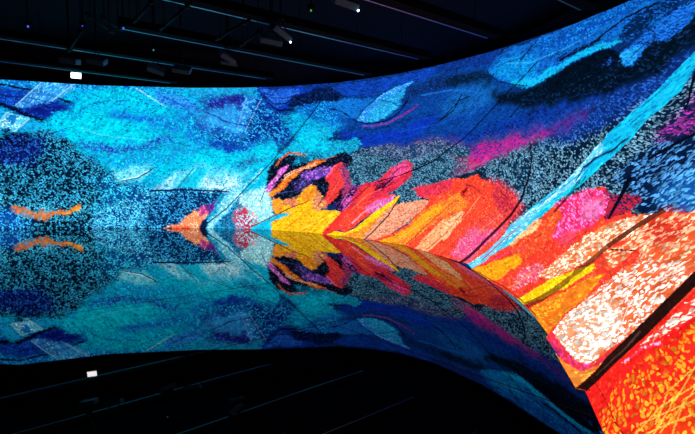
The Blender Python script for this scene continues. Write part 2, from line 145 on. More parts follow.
('58c8ee','b8ecfa',0.3,0.6,0,1,1,'26.628 0.0239 27.391 0.203 27.897 0.2996 28.588 0.3859 29.073 0.441 29.492 0.5028 29.865 0.5507 30.11 0.5326 29.685 0.489 29.365 0.4221 28.751 0.3734 28.248 0.2885 27.733 0.1834 27.003 0.0186'),
('28d0f0','a0e8fa',0.2,0.6,0,0,1,'27.748 0.1798 28.306 0.2897 28.727 0.3322 28.504 0.3042 27.87 0.1856 27.397 0.1072 27.034 0.0133'),
('0cc8ec','50d8f4',0.2,0.6,0,0,1,'28.971 0.3883 29.473 0.4408 30.014 0.4868 30.152 0.4917 29.724 0.4437 29.004 0.3754 28.527 0.3082 28.354 0.3197'),
('0a3058','0a3058',0,0.8,0,0,1,'30.528 0.5575 30.253 0.5278 29.783 0.5065 29.482 0.4811 29.551 0.4745 29.835 0.4999 30.286 0.522 30.558 0.5526'),
('0a4a80','0a4a80',0,0.12,0,0,1,'29.479 0.4852 29.397 0.4543 29.321 0.4341 29.548 0.4271 29.655 0.452 29.624 0.4537 29.524 0.43 29.354 0.4351 29.435 0.4523 29.525 0.4829'),
('0878b8','0878b8',0,1,0,0,1,'30.645 0.6364 30.873 0.6644 31.108 0.7021 31.094 0.7047 30.856 0.6675 30.625 0.6401'),
('0878b8','0878b8',0,1,0,0,1,'30.515 0.5939 30.797 0.6272 30.783 0.6298 30.496 0.597'),
('1888c0','1888c0',0,1,0,0,1,'28.935 0.4067 29.704 0.4847 30.205 0.5303 30.188 0.5327 29.679 0.4872 28.909 0.4091'),
('1484c8','1484c8',0,1,0,0,1,'28.407 0.3549 28.825 0.3995 28.8 0.4021 28.378 0.3575'),
('c02858','c02858',0,0.5,0,0,1,'27.173 0.0772 27.552 0.1781 27.997 0.267 27.978 0.2683 27.519 0.1796 27.126 0.0788'),
('070d24','28405c',0.16,2,0,0,1,'17.148 0.3132 17.189 0.3799 17.44 0.4594 17.78 0.4941 18.31 0.463 18.777 0.4343 19.441 0.4416 19.93 0.4723 20.266 0.4348 20.129 0.362 20.342 0.1944 19.872 0.1556 19.084 0.1621 18.418 0.1886 17.687 0.1928 17.343 0.2333'),
('08587c','12a8d0',0.45,2,0,0,1,'17.943 0.4165 18.304 0.4698 18.889 0.4717 19.441 0.4416 18.784 0.4276 18.344 0.4225'),
('e0622c','603020',0.35,1,0,0,1,'17.537 0.414 17.617 0.452 17.864 0.4931 18.184 0.4799 18.523 0.4669 18.52 0.4776 18.181 0.4917 17.832 0.506 17.555 0.4622 17.461 0.4217'),
('c450c4','e8a0e0',0.35,1.5,0,0,1,'17.168 0.2734 17.298 0.3123 17.5 0.3509 17.694 0.401 17.9 0.424 17.892 0.3843 17.658 0.3418 17.426 0.2852 17.262 0.2401'),
('f08c20','d83c28',0.42,1.5,0,0,1,'17.316 0.2139 17.37 0.2528 17.69 0.2956 17.817 0.3329 18.087 0.3744 18.444 0.3946 18.866 0.4197 19.378 0.4299 19.038 0.3974 18.608 0.3789 18.301 0.3452 18.07 0.3036 17.798 0.2556 17.474 0.2069'),
('f0c8b0','c04030',0.5,1,0,0,1,'17.821 0.3426 18.168 0.3764 18.533 0.3837 19.032 0.4079 19.017 0.413 18.518 0.3897 18.147 0.3832 17.793 0.3497'),
('5c3ca8','b868d8',0.35,2,0,0,1,'18.422 0.337 18.697 0.3647 19.128 0.3833 19.467 0.3842 19.759 0.3602 19.424 0.3235 19.066 0.3036 18.602 0.3094'),
('382060','5060b0',0.3,2.8,0,0,1,'18.093 0.2779 18.447 0.3114 18.925 0.2931 18.668 0.2472 18.274 0.2509'),
('f04030','e02848',0.35,1.5,0,0,1,'19.555 0.1622 19.572 0.207 19.672 0.2767 19.4 0.3117 19.595 0.3717 19.888 0.4096 20.099 0.356 20.168 0.2698 20.02 0.2123 19.782 0.1653'),
('f870a0','e03050',0.4,1,0,0,1,'19.507 0.3137 19.602 0.3563 19.747 0.3874 19.7 0.3938 19.542 0.3624 19.433 0.3203'),
('900c28','900c28',0,1,0,0,1,'19.737 0.208 19.919 0.3011 19.982 0.3726 19.952 0.374 19.89 0.3027 19.708 0.2096'),
('bc3870','203058',0.4,2.8,0,0,1,'19.805 0.3847 20.057 0.3917 20.467 0.2725 20.82 0.2433 20.549 0.165 20.168 0.1597 20.233 0.248'),
('fcc41c','f49a10',0.3,1.3,0,0,1,'17.512 -0.0172 17.544 0.0534 18.307 0.105 17.67 0.1108 17.504 0.1618 17.559 0.2 17.932 0.1914 18.201 0.1654 18.484 0.2003 18.622 0.2537 18.904 0.2781 19.154 0.2605 19.142 0.2078 19.099 0.1507 19.375 0.1228 19.832 0.1307 20.132 0.1324 20.264 0.1185 20.201 0.0857 19.954 0.0498 19.729 -0.0032 18.673 -0.0154 18.054 -0.0114'),
('f08a28','f8b020',0.3,1.8,0,0,1,'18.498 0.1882 18.622 0.2537 18.904 0.2781 19.154 0.2605 19.142 0.2078 18.911 0.1743'),
('f0a030','f07828',0.3,1.8,0,0,1,'17.444 0.1941 17.759 0.2051 17.955 0.1664 17.919 0.117 17.57 0.1298'),
('e08c60','d06848',0.35,2,0,0,1,'17.932 0.1914 18.398 0.2069 18.525 0.1642 18.315 0.1349 17.967 0.154'),
('e08868','f8b830',0.25,2,0,0,1,'19.137 0.2429 19.495 0.2062 19.738 0.1429 19.375 0.1228 19.052 0.1565'),
('f87018','f87018',0,1.5,0,0,0.35,'18.323 0.0529 19.247 0.0474 19.9 0.089 19.88 0.0938 19.232 0.0541 18.318 0.0618'),
('f03830','d82030',0.25,1.3,0,0,1,'19.651 -0.0042 19.909 0.0544 20.17 0.1064 20.39 0.1628 20.744 0.2424 20.983 0.2883 21.336 0.3021 21.268 0.2481 20.919 0.1807 20.555 0.1125 20.274 0.039 20.041 -0.0037'),
('24103c','8c3c9c',0.35,2,0,0,1,'19.91 0.1562 20.254 0.2042 20.467 0.2725 20.682 0.2856 20.623 0.2194 20.39 0.1628 20.147 0.122'),
('b848a0','f070c8',0.4,1.5,0,0,1,'20.262 0.1718 20.467 0.2176 20.7 0.2204 20.549 0.165 20.36 0.1305'),
('e83048','b82048',0.3,2,0,0,1,'20.578 0.1974 20.697 0.2747 21.004 0.2994 21.221 0.2796 21.45 0.3246 21.849 0.3834 22.259 0.425 22.629 0.4064 22.644 0.3492 22.352 0.2942 22.056 0.2592 21.783 0.2293 21.161 0.1736 20.678 0.1353'),
('f04034','f03038',0,1.5,0,0,1,'20.749 0.189 20.998 0.2775 21.31 0.2697 21.186 0.2051 20.799 0.1581'),
('d83880','f06090',0.4,2,0,0,1,'21.631 0.3161 21.928 0.3841 22.267 0.4196 22.534 0.395 22.365 0.3565 21.889 0.3088'),
('400c28','a02048',0.4,1.5,0,0,1,'21.294 0.2802 21.567 0.3046 22.012 0.3314 21.986 0.2996 21.556 0.2621'),
('f23c30','f85840',0.25,1.3,0,0,1,'20.237 0.0384 20.353 0.1093 20.644 0.1558 21.128 0.1939 21.774 0.2343 22.23 0.2516 22 0.2023 21.444 0.1418 20.961 0.067 20.594 0.0228'),
('dc58b4','f0a0c0',0.25,1.8,0,0,1,'21.104 0.1624 21.566 0.2103 22.235 0.2491 22.129 0.2196 21.663 0.1609 21.231 0.1334'),
('f890a0','f890a0',0,1,0,0,1,'20.82 0.0713 21.163 0.1391 21.705 0.189 21.668 0.1947 21.114 0.1455 20.751 0.0775'),
('fcc610','f8c820',0.3,0.6,0,0,1,'19.813 -0.0067 20.145 0.0259 20.594 0.0228 20.981 0.0568 21.453 0.1368 22 0.2023 22.374 0.2487 22.362 0.2234 22.077 0.1633 21.725 0.091 21.337 0.0366 21.281 -0.0118'),
('f88830','f8b020',0.3,1.5,0,0,1,'20.345 -0.0042 21.021 0.0361 21.536 0.0977 22.047 0.1778 22.352 0.2282 22.205 0.1806 21.889 0.0942 21.5 -0.0013'),
('eca888','e06c48',0.36,1.5,0,0,1,'21.332 0.0009 21.58 0.078 21.886 0.1346 22.107 0.189 22.649 0.2156 23.486 0.2448 23.849 0.2432 23.367 0.1744 22.766 0.1011 22.347 0.0403 21.949 -0.0033'),
('f23f2c','f8603c',0.25,1.7,0,0,1,'21.616 -0.0111 22.478 0.0538 22.986 0.1158 23.588 0.2086 23.778 0.2512 23.132 0.2566 22.826 0.2855 23.59 0.3244 24.324 0.3585 24.84 0.3815 25.649 0.4223 25.947 0.4007 26.619 0.383 27.349 0.3734 27.82 0.3398 27.59 0.2772 27.562 0.227 27.226 0.1229 26.603 0.0182 25.08 -0.0052 22.943 -0.0048'),
('d62c50','f04048',0.35,2,0,0,1,'22.789 0.285 23.59 0.3244 24.452 0.3614 24.618 0.328 24.011 0.2752 23.26 0.2496'),
('f87830','f8a028',0.35,2.8,0,0,1,'22.368 -0.0017 22.694 0.0636 23.17 0.1304 23.782 0.2131 24.557 0.2802 24.962 0.3271 25.173 0.2875 24.655 0.2087 24.113 0.1357 23.63 0.0614 23.188 -0.0042'),
('f8a81c','f88028',0.3,1.5,0,0,1,'21.949 -0.0033 22.578 0.0451 23.125 0.1094 23.666 0.1816 24.293 0.2405 24.5 0.2322 24.018 0.1665 23.445 0.0824 22.808 0.0153'),
('f8b47c','f06838',0.35,1.5,0,0,1,'23.767 -0.0044 24 0.0774 24.441 0.1552 24.9 0.2159 25.38 0.2439 25.366 0.2024 25.014 0.1445 24.697 0.0741 24.465 0.0046'),
('f88c30','f04830',0.4,3.8,1,0,1,'24.4 0.2013 24.744 0.2759 25.118 0.304 25.624 0.2825 25.242 0.2352 24.834 0.1767'),
('fcc890','f07040',0.3,2,0,0,1,'24.923 0.2073 25.431 0.2454 25.468 0.2055 25.015 0.1154 24.831 0.0891 24.634 0.1226'),
('7c0c18','c02020',0.4,2,0,0,1,'25.08 0.2984 25.09 0.3303 25.216 0.3607 25.364 0.3466 25.27 0.3082'),
('0c1830','203850',0.3,1.5,0,0,1,'24.622 0.3838 25.036 0.4062 25.632 0.4285 25.977 0.423 26.238 0.3948 25.871 0.3946 25.632 0.4109 24.934 0.3766'),
('c02848','f04838',0.45,4.8,1,0,1,'26.131 0.4007 26.717 0.3978 27.506 0.3776 27.852 0.3406 27.69 0.2727 27.142 0.2781 26.659 0.3298'),
('f0488c','f08090',0.4,4.8,1,0,1,'25.419 0.0313 25.866 0.1626 26.341 0.2243 27.115 0.2855 27.413 0.2545 27.081 0.1539 26.54 0.0286'),
('f04434','f86850',0.3,4.8,1,0,1,'26.106 0.2076 26.741 0.2816 27.278 0.2909 27.312 0.234 26.516 0.1855'),
('f23a2c','f45c34',0.22,2,0,0,1,'26.963 0.0067 27.397 0.1072 27.87 0.1856 28.504 0.3042 29.148 0.3831 29.592 0.4059 30.248 0.4239 30.464 0.4005 31.009 0.3963 30.971 0.3792 30.856 0.3634 31.027 0.3515 31.311 0.3618 31.678 0.3693 32.001 0.376 32.884 0.3902 33.528 0.4006 34.013 0.4085 34.392 0.4147 34.697 0.4197 34.949 0.4239 35.16 0.4274 35.338 0.4303 35.8 -0.012 33.241 -0.02 33.008 -0.02 32.748 -0.02 32.459 -0.02 32.006 -0.02 31.275 -0.02 31.08 -0.02 30.833 -0.02 30.5 0.0167 29.793 -0.0137 29.122 -0.02 28.44 -0.02 27.766 -0.02'),
('b82440','0c1c44',0.4,3,0,0,1,'30.248 0.4239 30.459 0.4031 31.039 0.3989 30.976 0.3768 30.834 0.3559 30.505 0.331 30.265 0.3695'),
('ee2c66','f878c8',0.42,3,0,0,1,'28.907 0.3613 29.179 0.3833 29.621 0.4076 30.214 0.4183 30.427 0.387 30.439 0.3505 30.2 0.315 29.707 0.2816 29.223 0.2498 28.936 0.2547 28.899 0.3145'),
('f0a0d0','f050a0',0.5,3.8,1,0,0.5,'29.655 0.3689 30.211 0.3963 30.396 0.3709 30.277 0.3429 29.849 0.3193'),
('f4482c','f47038',0.25,3,0,0,1,'27.911 0.1834 28.546 0.3014 28.923 0.3548 29.182 0.3321 29.064 0.2582 28.607 0.1722 28.21 0.112'),
('f8c488','f08850',0.45,2,0,0,1,'27.858 0.1893 28.266 0.2815 28.601 0.3059 28.56 0.2732 28.135 0.2168 27.969 0.1863'),
('f04878','f4482c',0.5,4.8,1,0,1,'29.306 0.2649 29.865 0.2913 29.671 0.2513 29.295 0.2265'),
('f8a818','f87818',0.3,2,0,0,1,'26.963 0.0067 27.565 0.0915 28.219 0.1677 28.457 0.146 28.209 0.0938 28.077 0.0248 27.779 -0.0038'),
('f05070','f8a0a0',0.4,3.8,0,0,1,'28.483 0.1105 28.954 0.1655 29.213 0.1441 28.872 0.0775 28.562 0.0222'),
('f07840','fce0c4',0.52,2,0,1,1,'29.055 0.1208 29.478 0.2082 29.978 0.2719 30.47 0.3176 30.988 0.3533 31.457 0.3679 31.438 0.3458 31.05 0.3085 30.674 0.2708 30.387 0.2272 29.797 0.1751 29.506 0.1283'),
('ee5c30','fcc8a0',0.48,2,0,1,1,'30.618 0.2596 30.987 0.2889 31.135 0.3326 31.467 0.3636 32.001 0.376 32.476 0.3837 32.884 0.3904 33.23 0.3961 33.527 0.401 33.786 0.4052 34.012 0.409 34.213 0.4123 34.392 0.4153 34.586 0.3113 33.341 0.2464 32.354 0.2584 32.16 0.2701 31.756 0.2661 31.281 0.2613 30.892 0.2232'),
('d83824','f8a880',0.4,5.8,1,1,1,'31.127 0.3371 31.467 0.3636 31.864 0.3725 31.963 0.3336 31.555 0.3013 31.19 0.3024'),
('f23a2c','f45030',0.3,1.5,0,0,1,'30.237 0.0929 30.573 0.1582 30.793 0.2147 31.012 0.2498 31.222 0.2856 31.269 0.2652 31.078 0.2265 30.795 0.1746 30.48 0.1051'),
('f8c010','fcdc20',0.35,1.3,0,0,1,'28.793 -0.0069 29.123 0.079 29.42 0.1327 29.903 0.1805 30.463 0.2263 30.535 0.2182 30.205 0.1713 29.718 0.1113 29.344 0.054 29.031 -0.0038'),
('f87820','f8a020',0.36,2,0,1,1,'29.251 -0.0005 29.505 0.072 29.959 0.1307 30.484 0.1967 30.793 0.2147 30.573 0.1582 30.237 0.0929 30.094 0.0307 30.063 -0 29.383 -0.01'),
('ee6a3c','fff0e0',0.5,2,0,1,1,'30.195 0.0629 30.479 0.1363 30.824 0.1915 31.079 0.2393 31.359 0.2634 31.771 0.2724 32.126 0.2801 32.286 0.2773 32.161 0.2443 32.027 0.2104 31.882 0.1754 31.563 0.1157 31.207 0.0684 31.164 0.0479 30.927 0.0347'),
('f09c70','fffaf4',0.66,2,0,1,1,'30.155 0.0278 30.266 0.0872 30.501 0.1376 30.757 0.1726 31.151 0.1758 31.373 0.1367 31.235 0.077 31.112 0.0533 30.927 0.0347 30.495 0.0269'),
('e8304c','e020a0',0.32,2,0,0,0.7,'30.063 -0 30.107 0.0289 30.456 0.0226 30.944 0.0322 31.23 0.0615 31.407 0.0876 31.338 0.0632 31.177 0.0444 30.933 0.0179 30.448 0.0045'),
('f8802c','f8a848',0.3,1.5,0,1,1,'30.383 -0.0016 30.752 0.0101 31.039 0.0258 31.338 0.0632 31.242 0.0269 31.183 -0.0009 31.033 -0.0023'),
('f5201e','fc3c20',0.2,1.5,0,0,1,'31.247 -0.0026 31.584 0.0679 31.783 0.1081 31.964 0.1457 32.132 0.1844 32.287 0.2215 32.429 0.2574 33.123 0.315 33.645 0.3602 34.054 0.3968 34.384 0.427 34.656 0.4526 34.889 0.4743 35.092 0.493 35.267 0.5092 35.8 -0.012 33.241 -0.02 33.104 -0.02 32.959 -0.02 32.806 -0.02 32.645 -0.02 32.477 -0.02 32.301 -0.02 32.027 -0.02 31.756 -0.0077'),
('f4281c','f08c20',0.42,3,0,0,1,'31.88 0.042 32.072 0.104 32.35 0.1482 32.585 0.2011 32.871 0.2118 33.125 0.2213 33.351 0.2298 33.554 0.2374 33.738 0.2444 33.905 0.2507 34.057 0.2564 34.196 0.2617 34.75 0.0982 33.435 -0.02 33.259 -0.02 33.065 -0.017 32.853 -0.0125 32.62 -0.0074 32.362 -0.0015 31.942 0.0074'),
('f83c18','f49c28',0.5,3,0,0,1,'32.796 0.0433 32.769 0.0835 32.833 0.1103 32.902 0.1372 33.097 0.1613 33.278 0.1837 33.445 0.2047 33.6 0.2243 33.743 0.2428 33.877 0.2601 34.001 0.2765 34.118 0.2919 34.971 0.0373 33.457 -0.003 33.265 0.0088 33.038 0.0247'),
('f83c30','fff0dc',0.5,2,0,1,1,'31.918 0.1245 32.113 0.163 32.353 0.2207 32.663 0.2491 32.646 0.2259 32.437 0.1879 32.236 0.1554 32.03 0.1286'),
('f84050','f8b0e0',0.4,1.5,0,0,0.8,'31.781 0.083 31.986 0.1173 32.284 0.1433 32.236 0.1471 31.938 0.1193 31.74 0.0835'),
('fcd050','fcd050',0,0.8,0,0,0.8,'32.658 0.0314 32.718 0.0735 32.843 0.1005 32.967 0.1266 32.953 0.1272 32.828 0.101 32.702 0.0738 32.64 0.0313'),
('fcd050','fcd050',0,0.8,0,0,0.8,'32.849 0.0388 32.826 0.0856 32.827 0.1173 32.839 0.1501 32.823 0.1502 32.811 0.1172 32.81 0.0854 32.833 0.0384'),
('fcd050','fcd050',0,0.8,0,0,0.8,'32.627 0.042 32.848 0.0778 33.059 0.1109 33.048 0.1117 32.834 0.0784 32.611 0.0425'),
('fcd050','fcd050',0,0.8,0,0,0.8,'32.904 0.0514 32.923 0.0787 32.952 0.1066 32.96 0.1402 32.945 0.1403 32.937 0.1066 32.908 0.0787 32.888 0.0513'),
('fcd050','fcd050',0,0.8,0,0,0.8,'32.789 0.0551 32.694 0.095 32.804 0.1306 32.789 0.131 32.677 0.0949 32.773 0.0545'),
('fcd050','fcd050',0,0.8,0,0,0.8,'33.04 0.0546 32.917 0.0988 33.013 0.1187 33 0.1193 32.901 0.0987 33.025 0.054'),
('fcd050','fcd050',0,0.8,0,0,0.8,'32.762 0.0397 32.955 0.07 33.14 0.0982 33.129 0.0989 32.942 0.0707 32.748 0.0403'),
('fff8f0','fff8f0',0,0.6,0,0,0.8,'31.056 0.1108 31.064 0.1712 31.316 0.1454 31.327 0.1466 31.053 0.172 31.04 0.1103'),
('fff8f0','fff8f0',0,0.6,0,0,0.8,'30.823 0.1099 31.152 0.1316 31.683 0.1211 31.687 0.1223 31.153 0.1331 30.816 0.1114'),
('fff8f0','fff8f0',0,0.6,0,0,0.8,'30.597 0.075 31.122 0.0844 31.124 0.0856 30.601 0.077'),
('fff8f0','fff8f0',0,0.6,0,0,0.8,'30.86 0.1782 30.941 0.1235 30.954 0.124 30.878 0.1787'),
('fff8f0','fff8f0',0,0.6,0,0,0.8,'31.156 0.1834 31.687 0.1612 31.693 0.1624 31.162 0.1848'),
('fff8f0','fff8f0',0,0.6,0,0,0.8,'30.887 0.0766 31.336 0.0964 31.332 0.0975 30.882 0.0781'),
('fff8f0','fff8f0',0,0.6,0,0,0.8,'31.34 0.1821 31.374 0.1256 31.391 0.1259 31.36 0.1823'),
('100c18','100c18',0,0.12,0,0,0.92,'27.5 0.577 27.72 0.5119 27.771 0.4683 27.763 0.4348 27.719 0.362 27.517 0.2983 26.866 0.1678 26.201 0.0036 26.366 -0.0027 26.987 0.1633 27.611 0.2946 27.799 0.3604 27.829 0.4337 27.827 0.4679 27.768 0.5126 27.538 0.5777'),
('2c1418','2c1418',0,0.12,0,0,0.85,'31.412 0.3771 31.194 0.353 30.914 0.3169 30.619 0.2773 30.692 0.2705 30.982 0.3091 31.248 0.3437 31.482 0.3674'),
('4a2014','4a2014',0,0.12,0,0,0.75,'30.616 0.2768 30.339 0.2302 29.837 0.1588 29.503 0.1003 29.052 0.0118 29.202 0.0038 29.634 0.0945 29.954 0.1538 30.434 0.2243 30.695 0.271'),
('24100e','24100e',0,0.15,0,0,1,'32.343 0.2861 32.207 0.2571 32.068 0.2229 31.916 0.1876 31.751 0.1509 31.558 0.1123 31.34 0.0709 31.114 0.0011 31.292 0.0011 31.584 0.0679 31.783 0.1081 31.964 0.1457 32.141 0.1899 32.304 0.2324 32.444 0.2648'),
('6c4c40','6c4c40',0,0.3,0,0,0.4,'31.323 0.0351 31.532 0.075 31.701 0.107 31.829 0.1414 31.781 0.1421 31.66 0.1073 31.5 0.075 31.3 0.0349'),
('4c3028','4c3028',0,0.3,0,0,0.4,'30.165 0.1783 30.448 0.2278 30.608 0.2525 30.572 0.2552 30.414 0.2299 30.132 0.1797'),
('030c1e','030c1e',0,0.12,0,0,1,'30.69 0.4514 30.615 0.4037 30.493 0.3399 30.545 0.3377 30.694 0.3994 30.794 0.4448'),
('040c1c','040c1c',0,0.12,0,0,1,'30.998 0.4883 31.323 0.5193 31.805 0.5583 31.772 0.5663 31.293 0.5257 30.973 0.4929'),
('040c1c','040c1c',0,0.12,0,0,1,'31.397 0.7294 31.394 0.6969 31.373 0.6079 31.403 0.6057 31.43 0.6936 31.44 0.7252'),
('061428','061428',0,0.12,0,0,1,'24.175 0.7938 23.956 0.7085 23.405 0.651 23.446 0.6461 24.001 0.7044 24.222 0.7905'),
('061428','061428',0,0.12,0,0,1,'24.543 0.78 24.143 0.762 23.522 0.667 22.861 0.6063 22.887 0.6015 23.56 0.6627 24.177 0.7575 24.565 0.7749'),
('060e20','060e20',0,0.12,0,0,1,'27.128 0.8965 26.125 0.7865 25.192 0.652 24.596 0.5617 23.513 0.4398 22.246 0.3528 21.397 0.3057 21.419 0.2997 22.271 0.3474 23.551 0.4353 24.632 0.5579 25.234 0.6487 26.16 0.7829 27.164 0.8929'),
('061428','061428',0,0.12,0,0,1,'27.1 0.7849 26.756 0.7267 26.387 0.6688 26.445 0.6656 26.81 0.7233 27.151 0.7814'),
('2c0c14','2c0c14',0,0.12,0,0,1,'22.39 0.2404 22.103 0.1407 21.395 -0.0007 21.44 -0.0039 22.149 0.1375 22.431 0.2381'),
('7c3010','7c3010',0,0.12,0,0,1,'18.97 0.1849 18.139 0.1378 16.644 0.0166 16.668 0.0098 18.161 0.1325 18.987 0.1805'),
('201020','201020',0,0.12,0,0,0.7,'20.067 0.2311 19.055 0.1814 19.068 0.1774 20.077 0.228'),
('081c40','081c40',0,0.12,0,0,1,'23.735 0.9595 23.815 0.8322 23.861 0.8307 23.782 0.9574'),
('400c10','400c10',0,0.12,0,0,0.8,'29.174 0.3861 28.88 0.3368 28.942 0.3327 29.246 0.381'),
('0a6478','0a6478',0,0.12,0,0,0.8,'29.436 0.4432 29.148 0.3823 29.225 0.378 29.513 0.4384'),
('200a0e','200a0e',0,0.12,0,0,1,'30.727 0.2666 31.181 0.2778 31.176 0.2805 30.72 0.2695'),
('5c1010','5c1010',0,0.12,0,0,1,'31.239 0.0264 31.886 0.0246 32.533 0.0183 32.537 0.0193 31.894 0.0259 31.245 0.0274'),
('0c0810','0c0810',0,0.12,0,0,0.8,'25.048 -0.0041 26.257 -0.0042 27.754 -0.0039 27.759 0.0059 26.259 0.0056 25.047 0.0045'),
('280808','280808',0,0.12,0,0,0.6,'26.098 -0.0016 27.708 0.0069 28.259 0.0076 28.965 0.0029 29.502 0.0026 29.513 0.0107 28.968 0.0114 28.253 0.0163 27.692 0.0154 26.09 0.0051'),
('300c10','300c10',0,0.12,0,0,0.9,'31.125 -0.0008 31.39 0.0085 31.366 0.0108 31.116 0.0013'),
('0a4870','0a4870',0,0.12,0,0,0.4,'9.959 0.5307 11.248 0.5629 11.245 0.5684 9.957 0.5361'),
('087098','087098',0,0.12,0,0,0.7,'11.587 0.5217 12.44 0.5409 13.301 0.5603 14.083 0.5977 14.877 0.6331 14.87 0.6388 14.078 0.6033 13.297 0.5659 12.436 0.5464 11.584 0.5272'),
('0a1c60','0a1c60',0,1,0,0,0.8,'8.109 0.8912 9.011 0.8818 9.693 0.8483 9.698 0.8524 9.015 0.888 8.113 0.8993'),
('1c50c8','1c50c8',0,1,0,0,0.8,'8.287 0.86 9.011 0.8479 9.632 0.8062 9.637 0.8095 9.016 0.853 8.291 0.8668'),
('0a3ca0','0a3ca0',0,1,0,0,0.8,'10.533 0.7987 10.984 0.8606 11.923 0.8951 12.949 0.871 12.951 0.8747 11.923 0.9 10.976 0.8663 10.517 0.8047'),
('0890d0','0890d0',0,1,0,0,0.8,'10.281 0.7258 10.789 0.815 11.787 0.8501 12.811 0.8113 12.815 0.8157 11.788 0.8559 10.779 0.8216 10.258 0.7323'),
('06a0d4','06a0d4',0,1,0,0,0.8,'11.251 0.617 12.269 0.6631 13.233 0.6955 13.651 0.7561 13.637 0.7603 13.223 0.7019 12.262 0.6712 11.242 0.6267'),
('38d8f0','38d8f0',0,1,0,0,0.8,'10.585 0.6839 11.582 0.6329 12.952 0.6093 12.954 0.6146 11.588 0.6408 10.597 0.6942'),
('0a40a0','0a40a0',0,1,0,0,0.8,'13.289 0.9297 14.127 0.8751 14.686 0.817 14.695 0.821 14.139 0.8814 13.302 0.9383'),
('0c2478','0c2478',0,1,0,0,0.8,'14.887 0.8133 15.598 0.7389 16.311 0.7082 17.111 0.7297 17.104 0.7356 16.31 0.716 15.612 0.7481 14.911 0.8239'),
('30b8f0','30b8f0',0,1,0,0,0.8,'14.894 0.7547 15.677 0.6957 16.45 0.6789 16.451 0.6839 15.685 0.7032 14.91 0.7644'),
('082870','082870',0,1,0,0,0.8,'16.407 0.8398 17.025 0.7595 17.716 0.7206 17.718 0.7256 17.034 0.7667 16.427 0.8487'),
('0a1c64','0a1c64',0,1,0,0,0.8,'16.772 0.9507 17.437 0.9065 18.206 0.9151 18.99 0.9572 18.98 0.9622 18.197 0.9215 17.435 0.9142 16.778 0.9596'),
('3a80f0','3a80f0',0,1,0,0,0.8,'17.103 0.9251 17.564 0.9132 17.999 0.9365 17.992 0.9405 17.559 0.9191 17.103 0.9328'),
('0a2c80','0a2c80',0,1,0,0,0.8,'20.898 0.8119 21.857 0.7387 22.817 0.7494 24.102 0.8029 24.088 0.8062 22.804 0.7543 21.853 0.7453 20.905 0.82'),
('1c6cd0','1c6cd0',0,1,0,0,0.8,'22.396 0.8051 23.631 0.8201 24.852 0.7928 24.848 0.7969 23.617 0.8274 22.373 0.8159'),
('082060','082060',0,1,0,0,0.8,'21.652 0.65 22.9 0.6763 24.592 0.7547 24.578 0.7577 22.885 0.6815 21.635 0.6577'),
('0c48b0','0c48b0',0,1,0,0,0.8,'21.892 0.5843 23.471 0.628 25.06 0.7106 25.037 0.7152 23.436 0.6359 21.862 0.5963'),
('0a2460','0a2460',0,1,0,0,0.8,'26.704 0.7397 28.259 0.725 29.545 0.7236 29.538 0.7254 28.251 0.7279 26.695 0.7439'),
('1058b0','1058b0',0,1,0,0,0.8,'26.487 0.8426 27.589 0.872 28.632 0.9053 28.618 0.9077 27.567 0.8756 26.455 0.8478'),
('06245c','06245c',0,1,0,0,0.8,'25.601 0.9076 26.324 0.9246 26.948 0.9598 26.928 0.9624 26.302 0.9288 25.574 0.9138'),
('0a3880','0a3880',0,1,0,0,0.8,'27.88 0.9539 28.89 0.9572 29.811 0.9659 29.798 0.9687 28.87 0.9615 27.852 0.9596'),
('30a8f0','30a8f0',0,1,0,0,0.8,'25.824 0.9111 26.814 0.896 27.806 0.9125 28.93 0.9282 28.919 0.9304 27.791 0.9155 26.797 0.9001 25.812 0.9166'),
('2070d0','2070d0',0,1,0,0,0.8,'30.431 0.8256 30.667 0.8711 31.187 0.8912 31.183 0.8929 30.658 0.8735 30.415 0.8285'),
('06245c','06245c',0,1,0,0,0.8,'30.273 0.8003 30.593 0.8429 30.931 0.8759 31.31 0.8987 31.304 0.901 30.92 0.8789 30.576 0.8465 30.25 0.8046'),
('0c3c90','0c3c90',0,1,0,0,0.8,'30.164 0.8308 30.473 0.8744 30.836 0.9064 30.829 0.9084 30.46 0.8773 30.145 0.8345'),
('c81c28','c81c28',0,0.8,0,0,0.8,'23.203 -0.0021 23.882 0.1175 24.414 0.2005 24.894 0.2882 24.876 0.2893 24.387 0.2022 23.841 0.12 23.146 -0.0001'),
('f8b860','f8b860',0,0.8,0,0,0.8,'22.722 0.0231 23.38 0.1045 24.078 0.1817 24.064 0.1829 23.351 0.1067 22.69 0.0273'),
('d02428','d02428',0,0.8,0,0,0.8,'24.358 0.0119 24.899 0.1295 25.392 0.2296 25.742 0.3118 25.72 0.3125 25.357 0.2306 24.862 0.1316 24.302 0.016'),
('f86040','f86040',0,0.8,0,0,0.8,'24.982 0.0241 25.565 0.1317 25.902 0.2093 25.877 0.2101 25.517 0.1334 24.925 0.0285'),
('901430','901430',0,0.8,0,0,0.8,'25.157 0.3559 25.801 0.3474 26.195 0.3157 26.214 0.3177 25.824 0.3516 25.175 0.3629'),
('a01830','a01830',0,0.8,0,0,0.8,'26.775 0.3728 27.243 0.3461 27.347 0.2934 27.369 0.2938 27.278 0.348 26.813 0.3773'),
('f87890','f87890',0,0.8,0,0,0.8,'26.232 0.1341 26.709 0.2182 27.152 0.2775 27.132 0.2787 26.668 0.2201 26.17 0.137'),
('f8a060','f8a060',0,0.8,0,0,0.8,'25.952 0.3286 25.689 0.2588 25.386 0.1945 25.41 0.1938 25.728 0.2577 26.004 0.327'),
('3c0a28','3c0a28',0,0.8,0,0,0.8,'20.391 0.1495 20.784 0.2247 21.184 0.2834 21.168 0.2857 20.753 0.2283 20.343 0.1541'),
('f87868','f87868',0,0.8,0,0,0.8,'20.679 0.1438 21.089 0.2233 21.626 0.2726 21.614 0.2745 21.067 0.2263 20.642 0.1473'),
